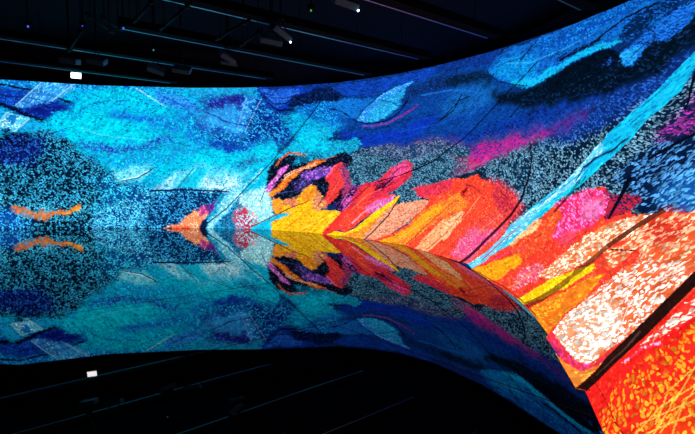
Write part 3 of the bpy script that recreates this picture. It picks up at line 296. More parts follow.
('600c2c','600c2c',0,0.8,0,0,0.8,'21.915 0.3495 22.17 0.3847 22.454 0.3986 22.447 0.4006 22.153 0.3879 21.884 0.3534'),
('f05080','f05080',0,0.8,0,0,0.8,'21.784 0.2839 22.164 0.342 22.548 0.3888 22.535 0.3908 22.139 0.3453 21.745 0.2882'),
('201038','201038',0,0.8,0,0,0.8,'21.346 0.2546 21.703 0.282 21.963 0.3186 21.939 0.3217 21.664 0.2879 21.305 0.264'),
('e86818','e86818',0,0.8,0,0,0.8,'18.209 0.0179 18.718 0.0808 19.105 0.1499 19.092 0.1515 18.695 0.0838 18.178 0.0226'),
('f8d848','f8d848',0,0.8,0,0,0.8,'18.817 0.0102 19.474 0.0614 20.014 0.1134 20.002 0.1157 19.452 0.0656 18.785 0.0169'),
('e87010','e87010',0,0.8,0,0,0.8,'18.869 0.1616 18.948 0.2199 19.015 0.2553 18.997 0.2567 18.915 0.2221 18.822 0.1644'),
('281030','281030',0,0.8,0,0,0.8,'19.37 0.1478 19.519 0.2047 19.602 0.252 19.575 0.2536 19.472 0.208 19.302 0.1529'),
('c84020','c84020',0,0.8,0,0,0.8,'17.692 0.1023 17.977 0.1522 18.274 0.1762 18.264 0.1784 17.956 0.1557 17.658 0.1067'),
('f83878','f83878',0,0.8,0,0,0.8,'27.443 0.081 27.993 0.1601 28.502 0.2048 28.491 0.2064 27.972 0.1629 27.396 0.0849'),
('f89850','f89850',0,0.8,0,0,0.8,'28.45 0.0182 28.819 0.1124 29.202 0.1764 29.189 0.1773 28.796 0.1142 28.409 0.0209'),
('c8182c','c8182c',0,0.8,0,0,0.8,'29.403 0.2348 29.902 0.2799 30.394 0.313 30.388 0.314 29.887 0.2816 29.379 0.2373'),
('f8a040','f8a040',0,0.8,0,0,0.8,'29.607 0.0615 29.996 0.1235 30.403 0.1777 30.391 0.1784 30.056 0.1304 29.572 0.0632'),
('e03018','e03018',0,0.8,0,0,0.8,'30.67 0.1485 30.888 0.1872 31.059 0.2211 31.051 0.2216 30.872 0.1881 30.645 0.1497'),
('fff0d0','fff0d0',0,0.8,0,0,0.8,'31.796 0.2318 31.974 0.2602 32.135 0.2873 32.128 0.288 31.96 0.2613 31.775 0.2332'),
('c82c18','c82c18',0,0.8,0,0,0.8,'31.712 0.2138 31.898 0.2428 32.164 0.2697 32.157 0.2705 31.885 0.244 31.69 0.2151'),
('f8e0c0','f8e0c0',0,0.8,0,0,0.8,'31.22 0.2887 31.516 0.3163 31.867 0.3354 31.863 0.3363 31.507 0.3178 31.208 0.2908'),
('b82418','b82418',0,0.8,0,0,0.8,'31.248 0.3192 31.588 0.3426 31.963 0.3568 31.958 0.358 31.578 0.3447 31.234 0.3223'),
('f8e8d8','f8e8d8',0,1.2,0,0,0.85,'17.802 0.3175 18.107 0.3588 18.538 0.3782 18.959 0.404 18.951 0.4065 18.526 0.3821 18.089 0.3637 17.774 0.3231'),
('e04828','e04828',0,1.2,0,0,0.85,'17.426 0.2494 17.772 0.3052 18.116 0.3466 18.102 0.3496 17.746 0.3102 17.389 0.2558'),
('f8b040','f8b040',0,1.2,0,0,0.85,'17.328 0.2225 17.649 0.2607 17.929 0.2974 17.911 0.3009 17.619 0.2669 17.288 0.2313'),
('08102c','08102c',0,1.2,0,0,0.85,'17.368 0.2822 17.682 0.3258 17.946 0.3749 18.111 0.3989 18.096 0.4019 17.923 0.379 17.652 0.3313 17.334 0.2891'),
('f090c0','f090c0',0,1.2,0,0,0.85,'17.249 0.2906 17.511 0.3491 17.775 0.3986 17.763 0.4007 17.49 0.3526 17.218 0.2951'),
('6c2088','6c2088',0,1.2,0,0,0.85,'17.119 0.2582 17.243 0.2976 17.44 0.3369 17.426 0.3392 17.217 0.3013 17.078 0.2628'),
('08102c','08102c',0,1.2,0,0,0.85,'17.531 0.2081 17.974 0.2499 18.409 0.2841 18.664 0.332 18.641 0.3355 18.379 0.2899 17.94 0.2582 17.488 0.2184'),
('9c70e0','9c70e0',0,1.2,0,0,0.85,'18.652 0.3429 19.003 0.3638 19.369 0.3718 19.362 0.3748 18.989 0.3691 18.628 0.3503'),
('f0a0d0','f0a0d0',0,1.2,0,0,0.85,'19.096 0.3495 19.379 0.3648 19.598 0.3705 19.592 0.3729 19.367 0.3692 19.076 0.3556'),
('3c58a0','3c58a0',0,1.2,0,0,0.85,'17.585 0.2282 17.974 0.2386 18.357 0.2487 18.35 0.2516 17.963 0.2439 17.57 0.2359'),
('c8502c','c8502c',0,1.2,0,0,0.85,'18.656 0.4131 19.011 0.427 19.376 0.4341 19.738 0.4454 19.731 0.4484 19.366 0.4388 18.996 0.4333 18.636 0.421'),
('08102c','08102c',0,1.2,0,0,0.85,'19.1 0.349 19.516 0.3814 19.843 0.4206 19.831 0.4231 19.495 0.386 19.072 0.3561'),
('f8a030','f8a030',0,1.2,0,0,0.85,'18.665 0.2321 18.817 0.2614 18.996 0.2664 18.988 0.2698 18.791 0.2667 18.62 0.2385'),
('e86c1c','e86c1c',0,1.2,0,0,0.85,'19.274 0.1475 19.466 0.1703 19.642 0.1515 19.652 0.1535 19.46 0.175 19.24 0.1531'),
('f86048','f86048',0,1.2,0,0,0.85,'19.703 0.1844 19.892 0.266 19.992 0.3608 19.971 0.3619 19.856 0.268 19.652 0.1876'),
('c01838','c01838',0,1.2,0,0,0.85,'19.489 0.2848 19.712 0.3463 19.887 0.384 19.872 0.386 19.685 0.3494 19.447 0.2896'),
('e070b0','e070b0',0,1.2,0,0,0.85,'20.247 0.1699 20.388 0.2261 20.582 0.2505 20.569 0.2526 20.359 0.2287 20.205 0.1727'),
('0c1030','0c1030',0,1.2,0,0,0.85,'20.079 0.1348 20.216 0.1912 20.331 0.237 20.309 0.2386 20.177 0.1939 20.023 0.1384'),
('f8d030','f8d030',0,1.2,0,0,0.85,'17.719 0.026 18.053 0.0784 18.424 0.1157 18.411 0.1181 18.027 0.0824 17.679 0.0315'),
('f0e060','f0e060',0,1.2,0,0,0.85,'19.683 0.0325 19.991 0.081 20.19 0.1219 20.178 0.1232 19.97 0.0834 19.652 0.0362'),
('c8f0fc','c8f0fc',0,1,0,0,0.8,'16.499 0.0339 16.871 0.115 17.283 0.2193 17.263 0.2217 16.84 0.1187 16.458 0.039'),
('a8e8f8','a8e8f8',0,1,0,0,0.8,'16.742 0.048 17.109 0.1148 17.469 0.1668 17.452 0.1699 17.083 0.1191 16.704 0.0535'),
('2078b0','2078b0',0,1,0,0,0.8,'15.923 0.1537 16.35 0.2347 16.784 0.3004 16.768 0.3036 16.326 0.2393 15.89 0.1594'),
('0c70b8','0c70b8',0,1,0,0,0.8,'14.551 0.5254 15.205 0.4828 15.996 0.4966 15.993 0.5008 15.207 0.4891 14.564 0.5334'),
('0a5ca8','0a5ca8',0,1,0,0,0.8,'13.64 0.5952 14.554 0.5547 15.486 0.5398 15.487 0.544 14.559 0.561 13.65 0.6036')
]

# ------------------------------------------------------------------ helpers
def srgb(h):
    c = np.array([int(h[i:i+2], 16) / 255 for i in (0, 2, 4)])
    return np.where(c <= 0.04045, c / 12.92, ((c + 0.055) / 1.055) ** 2.4)

def material(name, base=(0.5, 0.5, 0.5), rough=0.5, metal=0.0, noise=0.0, scale=8.0, emit=None, strength=0.0, spec=.5):
    m = bpy.data.materials.new(name); m.use_nodes = True
    nt = m.node_tree; b = nt.nodes['Principled BSDF']
    b.inputs['Base Color'].default_value = (*base, 1)
    b.inputs['Roughness'].default_value = rough
    b.inputs['Metallic'].default_value = metal
    b.inputs['Specular IOR Level'].default_value = spec
    if noise:
        tc = nt.nodes.new('ShaderNodeTexCoord'); n = nt.nodes.new('ShaderNodeTexNoise')
        n.inputs['Scale'].default_value = scale
        nt.links.new(tc.outputs['Object'], n.inputs['Vector'])
        r = nt.nodes.new('ShaderNodeMix'); r.data_type = 'RGBA'
        r.inputs[6].default_value = (*[c * (1 - noise) for c in base], 1)
        r.inputs[7].default_value = (*[min(1, c * (1 + noise)) for c in base], 1)
        nt.links.new(n.outputs['Fac'], r.inputs[0]); nt.links.new(r.outputs[2], b.inputs['Base Color'])
    if emit:
        b.inputs['Emission Color'].default_value = (*emit, 1); b.inputs['Emission Strength'].default_value = strength
    return m

def tag(o, label=None, cat=None, group=None, kind=None):
    if label: o['label'] = label
    if cat: o['category'] = cat
    if group: o['group'] = group
    if kind: o['kind'] = kind
    return o

def link(name, bm, m, parent=None, smooth=False):
    me = bpy.data.meshes.new(name); bmesh.ops.recalc_face_normals(bm, faces=bm.faces); bm.to_mesh(me); bm.free()
    me.materials.append(m)
    if smooth:
        for p in me.polygons: p.use_smooth = True
    o = bpy.data.objects.new(name, me); C.objects.link(o)
    if parent: o.parent = parent
    return o

def empty(name, loc, rot=(0, 0, 0)):
    o = bpy.data.objects.new(name, None); C.objects.link(o); o.location = loc; o.rotation_euler = rot; return o

def box(bm, c, s, rot=None, bev=0.0):
    r = bmesh.ops.create_cube(bm, size=1.0)
    M = Matrix.Translation(c) @ (rot.to_matrix().to_4x4() if rot else Matrix()) @ Matrix.Diagonal((*s, 1))
    vs = r['verts']; bmesh.ops.transform(bm, matrix=M, verts=vs)
    if bev:
        es = list({e for v in vs for e in v.link_edges})
        bmesh.ops.bevel(bm, geom=es, offset=bev, segments=2, affect='EDGES', profile=0.7)

def rod(bm, a, b, r, seg=12):
    a, b = Vector(a), Vector(b); d = b - a
    q = d.to_track_quat('Z', 'Y')
    bmesh.ops.create_cone(bm, cap_ends=True, segments=seg, radius1=r, radius2=r, depth=d.length,
                          matrix=Matrix.Translation((a + b) / 2) @ q.to_matrix().to_4x4())

def copy_tree(o, parent=None):
    c = o.copy(); C.objects.link(c)
    if parent: c.parent = parent
    for ch in [x for x in C.objects if x.parent == o]: copy_tree(ch, c)
    return c

# ------------------------------------------------------------------ screen surface
B = np.array(BASE_LINE); TZ = np.array(TOP_LINE)[:, 2]; T = np.array(TOP_LINE)[:, :2]
mid = (B + T) / 2
ST = np.concatenate([[0], np.cumsum(np.linalg.norm(np.diff(mid, axis=0), axis=1))])
def ip(A, u): return np.stack([np.interp(u, ST, A[:, 0]), np.interp(u, ST, A[:, 1])], -1)

# column spacing follows how closely a visitor standing in the hall sees each stretch
cols = [0.0]
while cols[-1] < ST[-1] - 0.01:
    u = cols[-1]
    b = ip(B, np.array([u]))[0]; t = ip(T, np.array([u]))[0]
    near = math.hypot(*b) * .55 + math.hypot(*t) * .45
    step = near / 460.0
    if u < 5.5 or u > 33.5: step = .1
    cols.append(u + max(.009, step))
cols[-1] = ST[-1]
U = np.array(cols); NR = 440
s = np.linspace(0, 1, NR); V = .55 * s + .45 * s * s
bb = ip(B, U); tt = ip(T, U)
top_z = np.interp(U, ST, TZ)
slant = np.sqrt(((tt - bb) ** 2).sum(1) + top_z ** 2)
dist = np.hypot(bb[:, 0], bb[:, 1])[:, None] * (1 - V)[None] + np.hypot(tt[:, 0], tt[:, 1])[:, None] * V[None]
X = bb[:, None, 0] * (1 - V) + tt[:, None, 0] * V
Y = bb[:, None, 1] * (1 - V) + tt[:, None, 1] * V
curl = np.interp(U, [0, 19.5, 24, 28, 60], [1, 1.05, 1.3, 1.6, 1.6])      # the right side sweeps up out of the floor
Z = 0.004 + V[None] ** curl[:, None] * top_z[:, None]
nc, nr = X.shape
GU = np.repeat(U[:, None], nr, 1); GV = np.repeat(V[None], nc, 0)
MU = GU; MV = GV * slant[:, None]

def vnoise(x, y, cell, seed):
    g = np.random.default_rng(seed).random((512, 512)) * 2 - 1
    x = x / cell + 40; y = y / cell + 40
    i = np.floor(x).astype(int); j = np.floor(y).astype(int); fx = x - i; fy = y - j
    fx = fx * fx * (3 - 2 * fx); fy = fy * fy * (3 - 2 * fy)
    a = lambda p, q: g[p % 512, q % 512]
    return (a(i, j) * (1 - fx) + a(i + 1, j) * fx) * (1 - fy) + (a(i, j + 1) * (1 - fx) + a(i + 1, j + 1) * fx) * fy
N1 = .5 * vnoise(MU, MV, .05, 5) + .6 * vnoise(MU, MV, .10, 1) + .9 * vnoise(MU, MV, .35, 2)
N2 = .5 * vnoise(MU, MV, .05, 6) + .6 * vnoise(MU, MV, .10, 3) + .9 * vnoise(MU, MV, .35, 4)
J1 = rng.normal(size=MU.shape); J2 = rng.normal(size=MU.shape)
PXU = dist / 420; PXV = dist / 420 / slant[:, None]

CA = np.zeros((nc, nr, 4), np.float32); CB = np.zeros((nc, nr, 4), np.float32)   # colour + streak, speck colour + density
CA[..., 3] = 0; CB[..., 3] = .3
for (ca, cb, den, rag, blur, st, op, pts) in ART:
    p = np.array([float(v) for v in pts.split()]).reshape(-1, 2)
    ru = .03 * rag + .06 * blur; rv = .01 * rag + .02 * blur
    i0, i1 = np.searchsorted(U, [p[:, 0].min() - ru, p[:, 0].max() + ru]); j0, j1 = np.searchsorted(V, [p[:, 1].min() - rv, p[:, 1].max() + rv])
    if i1 - i0 < 1 or j1 - j0 < 1: continue
    sl = np.s_[i0:i1, j0:j1]
    jit = max(0, rag - .7) * .55
    x = GU[sl] + PXU[sl] * (N1[sl] * rag + J1[sl] * jit); y = GV[sl] + PXV[sl] * (N2[sl] * rag + J2[sl] * jit)
    m = np.zeros(x.shape, bool)
    for k in range(len(p)):
        x0, y0 = p[k]; x1, y1 = p[(k + 1) % len(p)]
        if y0 == y1: continue
        c = ((y0 > y) != (y1 > y))
        m ^= c & (x < (x1 - x0) * (y - y0) / (y1 - y0) + x0)
    w = m.astype(np.float32)
    for q in range(blur * 2):
        e = np.pad(w, 2, mode='edge')
        w = (e[:-4, 2:-2] + e[1:-3, 2:-2] + e[2:-2, 2:-2] + e[3:-1, 2:-2] + e[4:, 2:-2]) / 5
        e = np.pad(w, 2, mode='edge')
        w = (e[2:-2, :-4] + e[2:-2, 1:-3] + e[2:-2, 2:-2] + e[2:-2, 3:-1] + e[2:-2, 4:]) / 5
    w = (w * op)[..., None]
    CA[sl] = CA[sl] * (1 - w) + np.array([*srgb(ca), st], np.float32) * w
    CB[sl] = CB[sl] * (1 - w) + np.array([*srgb(cb), den], np.float32) * w

def grid_mesh(name, P, m, parent):
    n, r = P.shape[:2]
    idx = np.arange(n * r).reshape(n, r)
    q = np.stack([idx[:-1, :-1], idx[1:, :-1], idx[1:, 1:], idx[:-1, 1:]], -1).reshape(-1, 4)
    me = bpy.data.meshes.new(name)
    me.vertices.add(n * r); me.vertices.foreach_set('co', P.reshape(-1).astype(np.float32))
    me.loops.add(q.size); me.loops.foreach_set('vertex_index', q.reshape(-1).astype(np.int32))
    me.polygons.add(len(q)); me.polygons.foreach_set('loop_start', np.arange(0, q.size, 4, dtype=np.int32))
    me.update(calc_edges=True)
    me.materials.append(m)
    o = bpy.data.objects.new(name, me); C.objects.link(o); o.parent = parent
    return o

# display material: two painted layers broken into dabs, given off as light
dm = bpy.data.materials.new('display_light'); dm.use_nodes = True
nt = dm.node_tree; nt.nodes.clear(); N = nt.nodes.new; LK = nt.links.new
out = N('ShaderNodeOutputMaterial'); em = N('ShaderNodeEmission')
aa = N('ShaderNodeAttribute'); aa.attribute_name = 'paint'
ab = N('ShaderNodeAttribute'); ab.attribute_name = 'specks'
au = N('ShaderNodeAttribute'); au.attribute_name = 'station'
def math_(op, a, b=None, c=None, clamp=False):
    n = N('ShaderNodeMath'); n.operation = op; n.use_clamp = clamp
    for k, v in enumerate((a, b, c)):
        if v is None: continue
        if isinstance(v, (int, float)): n.inputs[k].default_value = v
        else: LK(v, n.inputs[k])
    return n.outputs[0]
def mapping(rot, sc):
    n = N('ShaderNodeMapping'); n.inputs['Rotation'].default_value = (0, 0, rot); n.inputs['Scale'].default_value = sc
    return n
wn = N('ShaderNodeTexNoise'); wn.noise_dimensions = '2D'; wn.inputs['Scale'].default_value = 9; wn.inputs['Detail'].default_value = 1
LK(au.outputs['Vector'], wn.inputs['Vector'])
wa = N('ShaderNodeVectorMath'); wa.operation = 'MULTIPLY_ADD'; LK(wn.outputs['Color'], wa.inputs[0])
wa.inputs[1].default_value = (.09, .09, 0); LK(au.outputs['Vector'], wa.inputs[2])
def cells(rot, sc, k):
    mp = N('ShaderNodeVectorRotate'); mp.rotation_type = 'Z_AXIS'; mp.inputs['Angle'].default_value = rot
    LK(wa.outputs[0], mp.inputs['Vector'])
    ms = N('ShaderNodeVectorMath'); ms.operation = 'MULTIPLY'; ms.inputs[1].default_value = sc; LK(mp.outputs[0], ms.inputs[0])
    v = N('ShaderNodeTexVoronoi'); v.voronoi_dimensions = '2D'; v.inputs['Scale'].default_value = 1; v.inputs['Randomness'].default_value = 1
    LK(ms.outputs[0], v.inputs['Vector'])
    se = N('ShaderNodeSeparateColor'); LK(v.outputs['Color'], se.inputs[0])
    return se.outputs[0], se.outputs[1], v.outputs['Distance']
DOT = 1 / .052
STREAK_ANGLE = -0.958
c1 = cells(.5, (DOT * .8, DOT, 1), 0)
c2 = cells(STREAK_ANGLE, (1 / .12, 1 / .04, 1), 1)
style = aa.outputs['Alpha']; dens = ab.outputs['Alpha']
def mixf(a, b):
    n = N('ShaderNodeMix'); n.data_type = 'FLOAT'; LK(style, n.inputs[0]); LK(a, n.inputs[2]); LK(b, n.inputs[3]); return n.outputs[0]
rnd = mixf(c1[0], c2[0]); rn2 = mixf(c1[1], c2[1]); dd = mixf(c1[2], c2[2])
# a dab: the cell is chosen at random, and its edge is rounded off
cl = N('ShaderNodeTexNoise'); cl.noise_dimensions = '2D'; cl.inputs['Scale'].default_value = 2.2; cl.inputs['Detail'].default_value = 3
LK(au.outputs['Vector'], cl.inputs['Vector'])
d2 = math_('MULTIPLY', dens, math_('MULTIPLY_ADD', cl.outputs['Fac'], 2.6, -.3))
pick = math_('MULTIPLY_ADD', math_('SUBTRACT', math_('MULTIPLY', d2, 1.35), rnd), 6.0, .5, clamp=True)
rnded = math_('MULTIPLY_ADD', math_('SUBTRACT', .48, dd), 5.5, .5, clamp=True)
fac = math_('MULTIPLY', pick, rnded)
mx = N('ShaderNodeMix'); mx.data_type = 'RGBA'; LK(fac, mx.inputs[0]); LK(aa.outputs['Color'], mx.inputs[6]); LK(ab.outputs['Color'], mx.inputs[7])
# brushed tone of every dab and long brush hairs
hn = N('ShaderNodeTexNoise'); hn.noise_dimensions = '2D'; hn.inputs['Scale'].default_value = 1; hn.inputs['Detail'].default_value = 4
hr = N('ShaderNodeVectorRotate'); hr.rotation_type = 'Z_AXIS'; hr.inputs['Angle'].default_value = STREAK_ANGLE; LK(wa.outputs[0], hr.inputs['Vector'])
hs = N('ShaderNodeVectorMath'); hs.operation = 'MULTIPLY'; hs.inputs[1].default_value = (2.5, 16, 1); LK(hr.outputs[0], hs.inputs[0]); LK(hs.outputs[0], hn.inputs['Vector'])
cw = N('ShaderNodeTexNoise'); cw.noise_dimensions = '2D'; cw.inputs['Scale'].default_value = 1.1; cw.inputs['Detail'].default_value = 5; cw.inputs['Distortion'].default_value = 1.2
LK(hs.outputs[0], cw.inputs['Vector']); cw.inputs['Scale'].default_value = .35
tone = math_('MULTIPLY', math_('MULTIPLY_ADD', rn2, .5, .76), math_('MULTIPLY_ADD', hn.outputs['Fac'], .8, .63))
tone = math_('MULTIPLY', tone, math_('MULTIPLY_ADD', cw.outputs['Fac'], .8, .72))
tone = math_('MULTIPLY', tone, math_('MULTIPLY_ADD', fac, math_('MULTIPLY_ADD', rn2, 0.8, -.3), 1.02))
sm = N('ShaderNodeVectorMath'); sm.operation = 'SCALE'; LK(mx.outputs[2], sm.inputs[0]); LK(tone, sm.inputs['Scale'])
LK(sm.outputs[0], em.inputs['Color']); em.inputs['Strength'].default_value = 1.0
LK(em.outputs[0], out.inputs[0])
dm.cycles.emission_sampling = 'NONE'

screen = empty('video_screen', (0, 0, 0))
tag(screen, 'huge curved video screen glowing with abstract blue, cyan and fiery orange paint strokes', 'screen')
disp = grid_mesh('display', np.stack([X, Y, Z], -1), dm, screen)
me = disp.data
for nm, arr in (('paint', CA), ('specks', CB)):
    a = me.attributes.new(nm, 'FLOAT_COLOR', 'POINT'); a.data.foreach_set('color', arr.reshape(-1).astype(np.float32))
a = me.attributes.new('station', 'FLOAT_VECTOR', 'POINT')
a.data.foreach_set('vector', np.stack([MU, MV, MU * 0], -1).reshape(-1).astype(np.float32))
disp['label'] = 'luminous painted display surface'

M_black = material('black_housing', (.002, .003, .004), .9, noise=.3, spec=.08)
def outward(A, d):
    t = np.gradient(A, axis=0); t /= np.linalg.norm(t, axis=1)[:, None] + 1e-9
    return A + np.stack([-t[:, 1], t[:, 0]], -1) * d
us = np.concatenate([np.linspace(0, ST[-1], 150), ST]); us = np.unique(np.round(us, 3))
b0 = ip(B, us); t0 = ip(T, us); b1 = outward(b0, .12); t1 = outward(t0, .12)
def z(A, h): return np.concatenate([A, (np.zeros(len(A)) + h)[:, None]], 1)
hz_ = np.interp(us, ST, TZ) + .012
cu = np.interp(us, [0, 19.5, 24, 28, 60], [1, 1.05, 1.3, 1.6, 1.6])
ring = [z(b0, .002), z(b0 * .2 + b1 * .8, .002)]
for f in np.linspace(.06, 1, 14):
    ring.append(z(b1 * (1 - f) + t1 * f, np.maximum(.002, (f ** cu) * hz_ - .03 * (f < 1))))
ring.append(z(t0, hz_))
shell = np.stack(ring, 1)
hs_ = grid_mesh('housing', shell, M_black, screen)

# ------------------------------------------------------------------ room shell
M_wall = material('charcoal_wall', (.02, .035, .05), .85, noise=.25)
bm = bmesh.new()
wo = outward(ip(T, np.linspace(0, ST[-1], 80)), .75)
wo = np.concatenate([[[-23, wo[0][1]]], wo[1:-1], [[wo[-1][0], -1.6]], [[wo[-1][0], -6.0]]])
vb = [bm.verts.new((x, y, 0)) for x, y in wo]; vt = [bm.verts.new((x, y, CEIL + .4)) for x, y in wo]
for i in range(len(wo) - 1): bm.faces.new((vb[i], vb[i + 1], vt[i + 1], vt[i]))
w = link('wall_back', bm, M_wall); tag(w, kind='structure')
for nm, a, b in (('wall_left', (-23, -6), (-23, wo[0][1])), ('wall_front', (-23, -6), (wo[-1][0], -6))):
    bm = bmesh.new(); vs = [bm.verts.new((*p, h)) for p, h in ((a, 0), (b, 0), (b, CEIL + .4), (a, CEIL + .4))]; bm.faces.new(vs)
    tag(link(nm, bm, M_wall), kind='structure')

# floor: big sheets of black mirror-polished panels with fine joints
fm = bpy.data.materials.new('black_mirror_floor'); fm.use_nodes = True; nt = fm.node_tree; N = nt.nodes.new; LK = nt.links.new
bs = nt.nodes['Principled BSDF']
bs.inputs['Base Color'].default_value = (.0015, .0015, .002, 1); bs.inputs['IOR'].default_value = 1.65
tc = N('ShaderNodeTexCoord')
def joint(nx, ny, off, period, width):   # a straight joint, repeated every period
    dp = N('ShaderNodeVectorMath'); dp.operation = 'DOT_PRODUCT'; dp.inputs[1].default_value = (nx, ny, 0); LK(tc.outputs['Object'], dp.inputs[0])
    v = math_('DIVIDE', math_('SUBTRACT', dp.outputs['Value'], off), period)
    f = math_('ABSOLUTE', math_('SUBTRACT', math_('FRACT', math_('ADD', v, .5)), .5))
    return math_('LESS_THAN', math_('MULTIPLY', f, period), width)
ja = joint(.58, -.814, -6.0, 40, .011); jc = joint(.58, -.814, -3.9, 40, .009); jb = joint(.71, .704, 3.12, 60, .007)
jn = math_('MAXIMUM', math_('MAXIMUM', ja, jc), jb)
rn = N('ShaderNodeTexNoise'); rn.inputs['Scale'].default_value = 1.3; rn.inputs['Detail'].default_value = 3; LK(tc.outputs['Object'], rn.inputs['Vector'])
ro = math_('MAXIMUM', math_('MULTIPLY_ADD', rn.outputs['Fac'], .02, .005), math_('MULTIPLY', jn, .5))
LK(ro, bs.inputs['Roughness'])
sp = math_('MULTIPLY_ADD', jn, -.48, .5); LK(sp, bs.inputs['Specular IOR Level'])
bn = N('ShaderNodeTexNoise'); bn.inputs['Scale'].default_value = .55; bn.inputs['Detail'].default_value = 1; LK(tc.outputs['Object'], bn.inputs['Vector'])
bp = N('ShaderNodeBump'); bp.inputs['Strength'].default_value = .12; bp.inputs['Distance'].default_value = .012; LK(bn.outputs['Fac'], bp.inputs['Height']); LK(bp.outputs[0], bs.inputs['Normal'])
bm = bmesh.new(); box(bm, (-6, 7, -.05), (36, 32, .1)); f = link('floor', bm, fm); tag(f, kind='structure')

cm = material('dark_ceiling', (.007, .009, .012), .9, spec=.1, noise=.35, scale=.8)
bm = bmesh.new(); box(bm, (-6, 7, CEIL + .05), (36, 32, .1)); tag(link('ceiling', bm, cm), kind='structure')

# ------------------------------------------------------------------ ceiling rails
M_alu = material('brushed_aluminium', (.5, .52, .55), .35, 1.0, noise=.1, scale=30)
M_pipe = material('dark_steel', (.007, .013, .018), .8, .0, spec=.15, noise=.2, scale=20)
RAILS = [((-15.273, 9.413, 5.160), (-6.472, 15.676, 5.160)),
  ((-12.798, 7.997, 5.160), (-2.855, 15.073, 5.160)),
  ((-5.360, 10.150, 5.160), (0.556, 14.515, 5.160)),
  ((-8.908, 4.843, 5.160), (2.065, 12.652, 5.160)),
  ((-6.122, 4.001, 5.160), (3.486, 10.838, 5.160)),
  ((-3.171, 3.400, 5.160), (4.858, 9.114, 5.160))]
TR = ['low ceiling rail nearest the screen at the left, ending above the cyan area', 'long ceiling rail passing above the small white lamp',
      'ceiling rail ending above the dark blue swirl, behind the middle projectors', 'ceiling rail starting beside the tilted projector pair',
      'lilac-tinted ceiling rail at the top centre of the hall', 'short visible ceiling rail end above the feather shape at right']
for (a, b), lab in zip(RAILS, TR):
    a, b = Vector(a), Vector(b); d = (b - a).normalized(); n = Vector((-d.y, d.x, 0))
    o = empty('ceiling_rail', (b.x, b.y, CEIL), (0, 0, math.atan2(d.y, d.x)))
    tag(o, lab, 'rail', 'parallel black ceiling rails with bright metal edges')
    ln = (b - a).length
    bm = bmesh.new(); box(bm, (-ln / 2 + .1, -.16, b.z - CEIL + .09), (ln + .2, .26, .18)); link('channel', bm, M_black, o)
    for k in (.06, .35, .65, .94):
        bm = bmesh.new(); rod(bm, (-ln * k, -.16, b.z - CEIL + .16), (-ln * k, -.16, 0), .012, 8); link('hanger', bm, M_pipe, o)
    bm = bmesh.new(); box(bm, (-ln / 2, -.012, b.z - CEIL), (ln, .034, .022)); link('metal_edge', bm, M_alu, o)['label'] = 'bright metal edge strip'

# ------------------------------------------------------------------ pipes of the lighting grid
PIPES = [((-2.912, 8.235, 4.980), (-4.213, 9.761, 4.980), 'diagonal pipe falling from the top edge left of the middle projectors'),
  ((-3.569, 8.104, 4.980), (-4.555, 9.284, 4.980), 'short diagonal pipe at the top edge left of the long diagonal pipe'),
  ((-5.281, 8.802, 4.980), (-5.375, 9.953, 4.980), 'pipe sloping down to the right above the white lamp'),
  ((-5.805, 9.576, 4.980), (-7.351, 11.376, 4.980), 'steep pipe directly above the leftmost projector'),
  ((-5.068, 8.957, 4.980), (-5.089, 9.761, 4.980), 'short pipe behind the one sloping above the white lamp'),
  ((-2.042, 9.118, 4.980), (-3.164, 10.432, 4.980), 'diagonal pipe running down to the middle projectors'),
  ((-1.921, 9.761, 4.980), (-2.701, 10.883, 4.980), 'short pipe left of the tilted projector pair')]
for a, b, lab in PIPES:
    a, b = Vector(a), Vector(b)
    o = empty('ceiling_pipe', (*a.xy, a.z))
    tag(o, lab, 'pipe', 'dark steel pipes of the ceiling grid')
    bm = bmesh.new(); rod(bm, (0, 0, 0), b - a, .03); link('tube', bm, M_pipe, o, True)
    for k in (.15, .85):
        p = (b - a) * k; bm = bmesh.new(); rod(bm, p, p + Vector((0, 0, CEIL - a.z)), .012, 8)
        box(bm, p, (.08, .08, .08), bev=.01); link('hanger', bm, M_pipe, o)

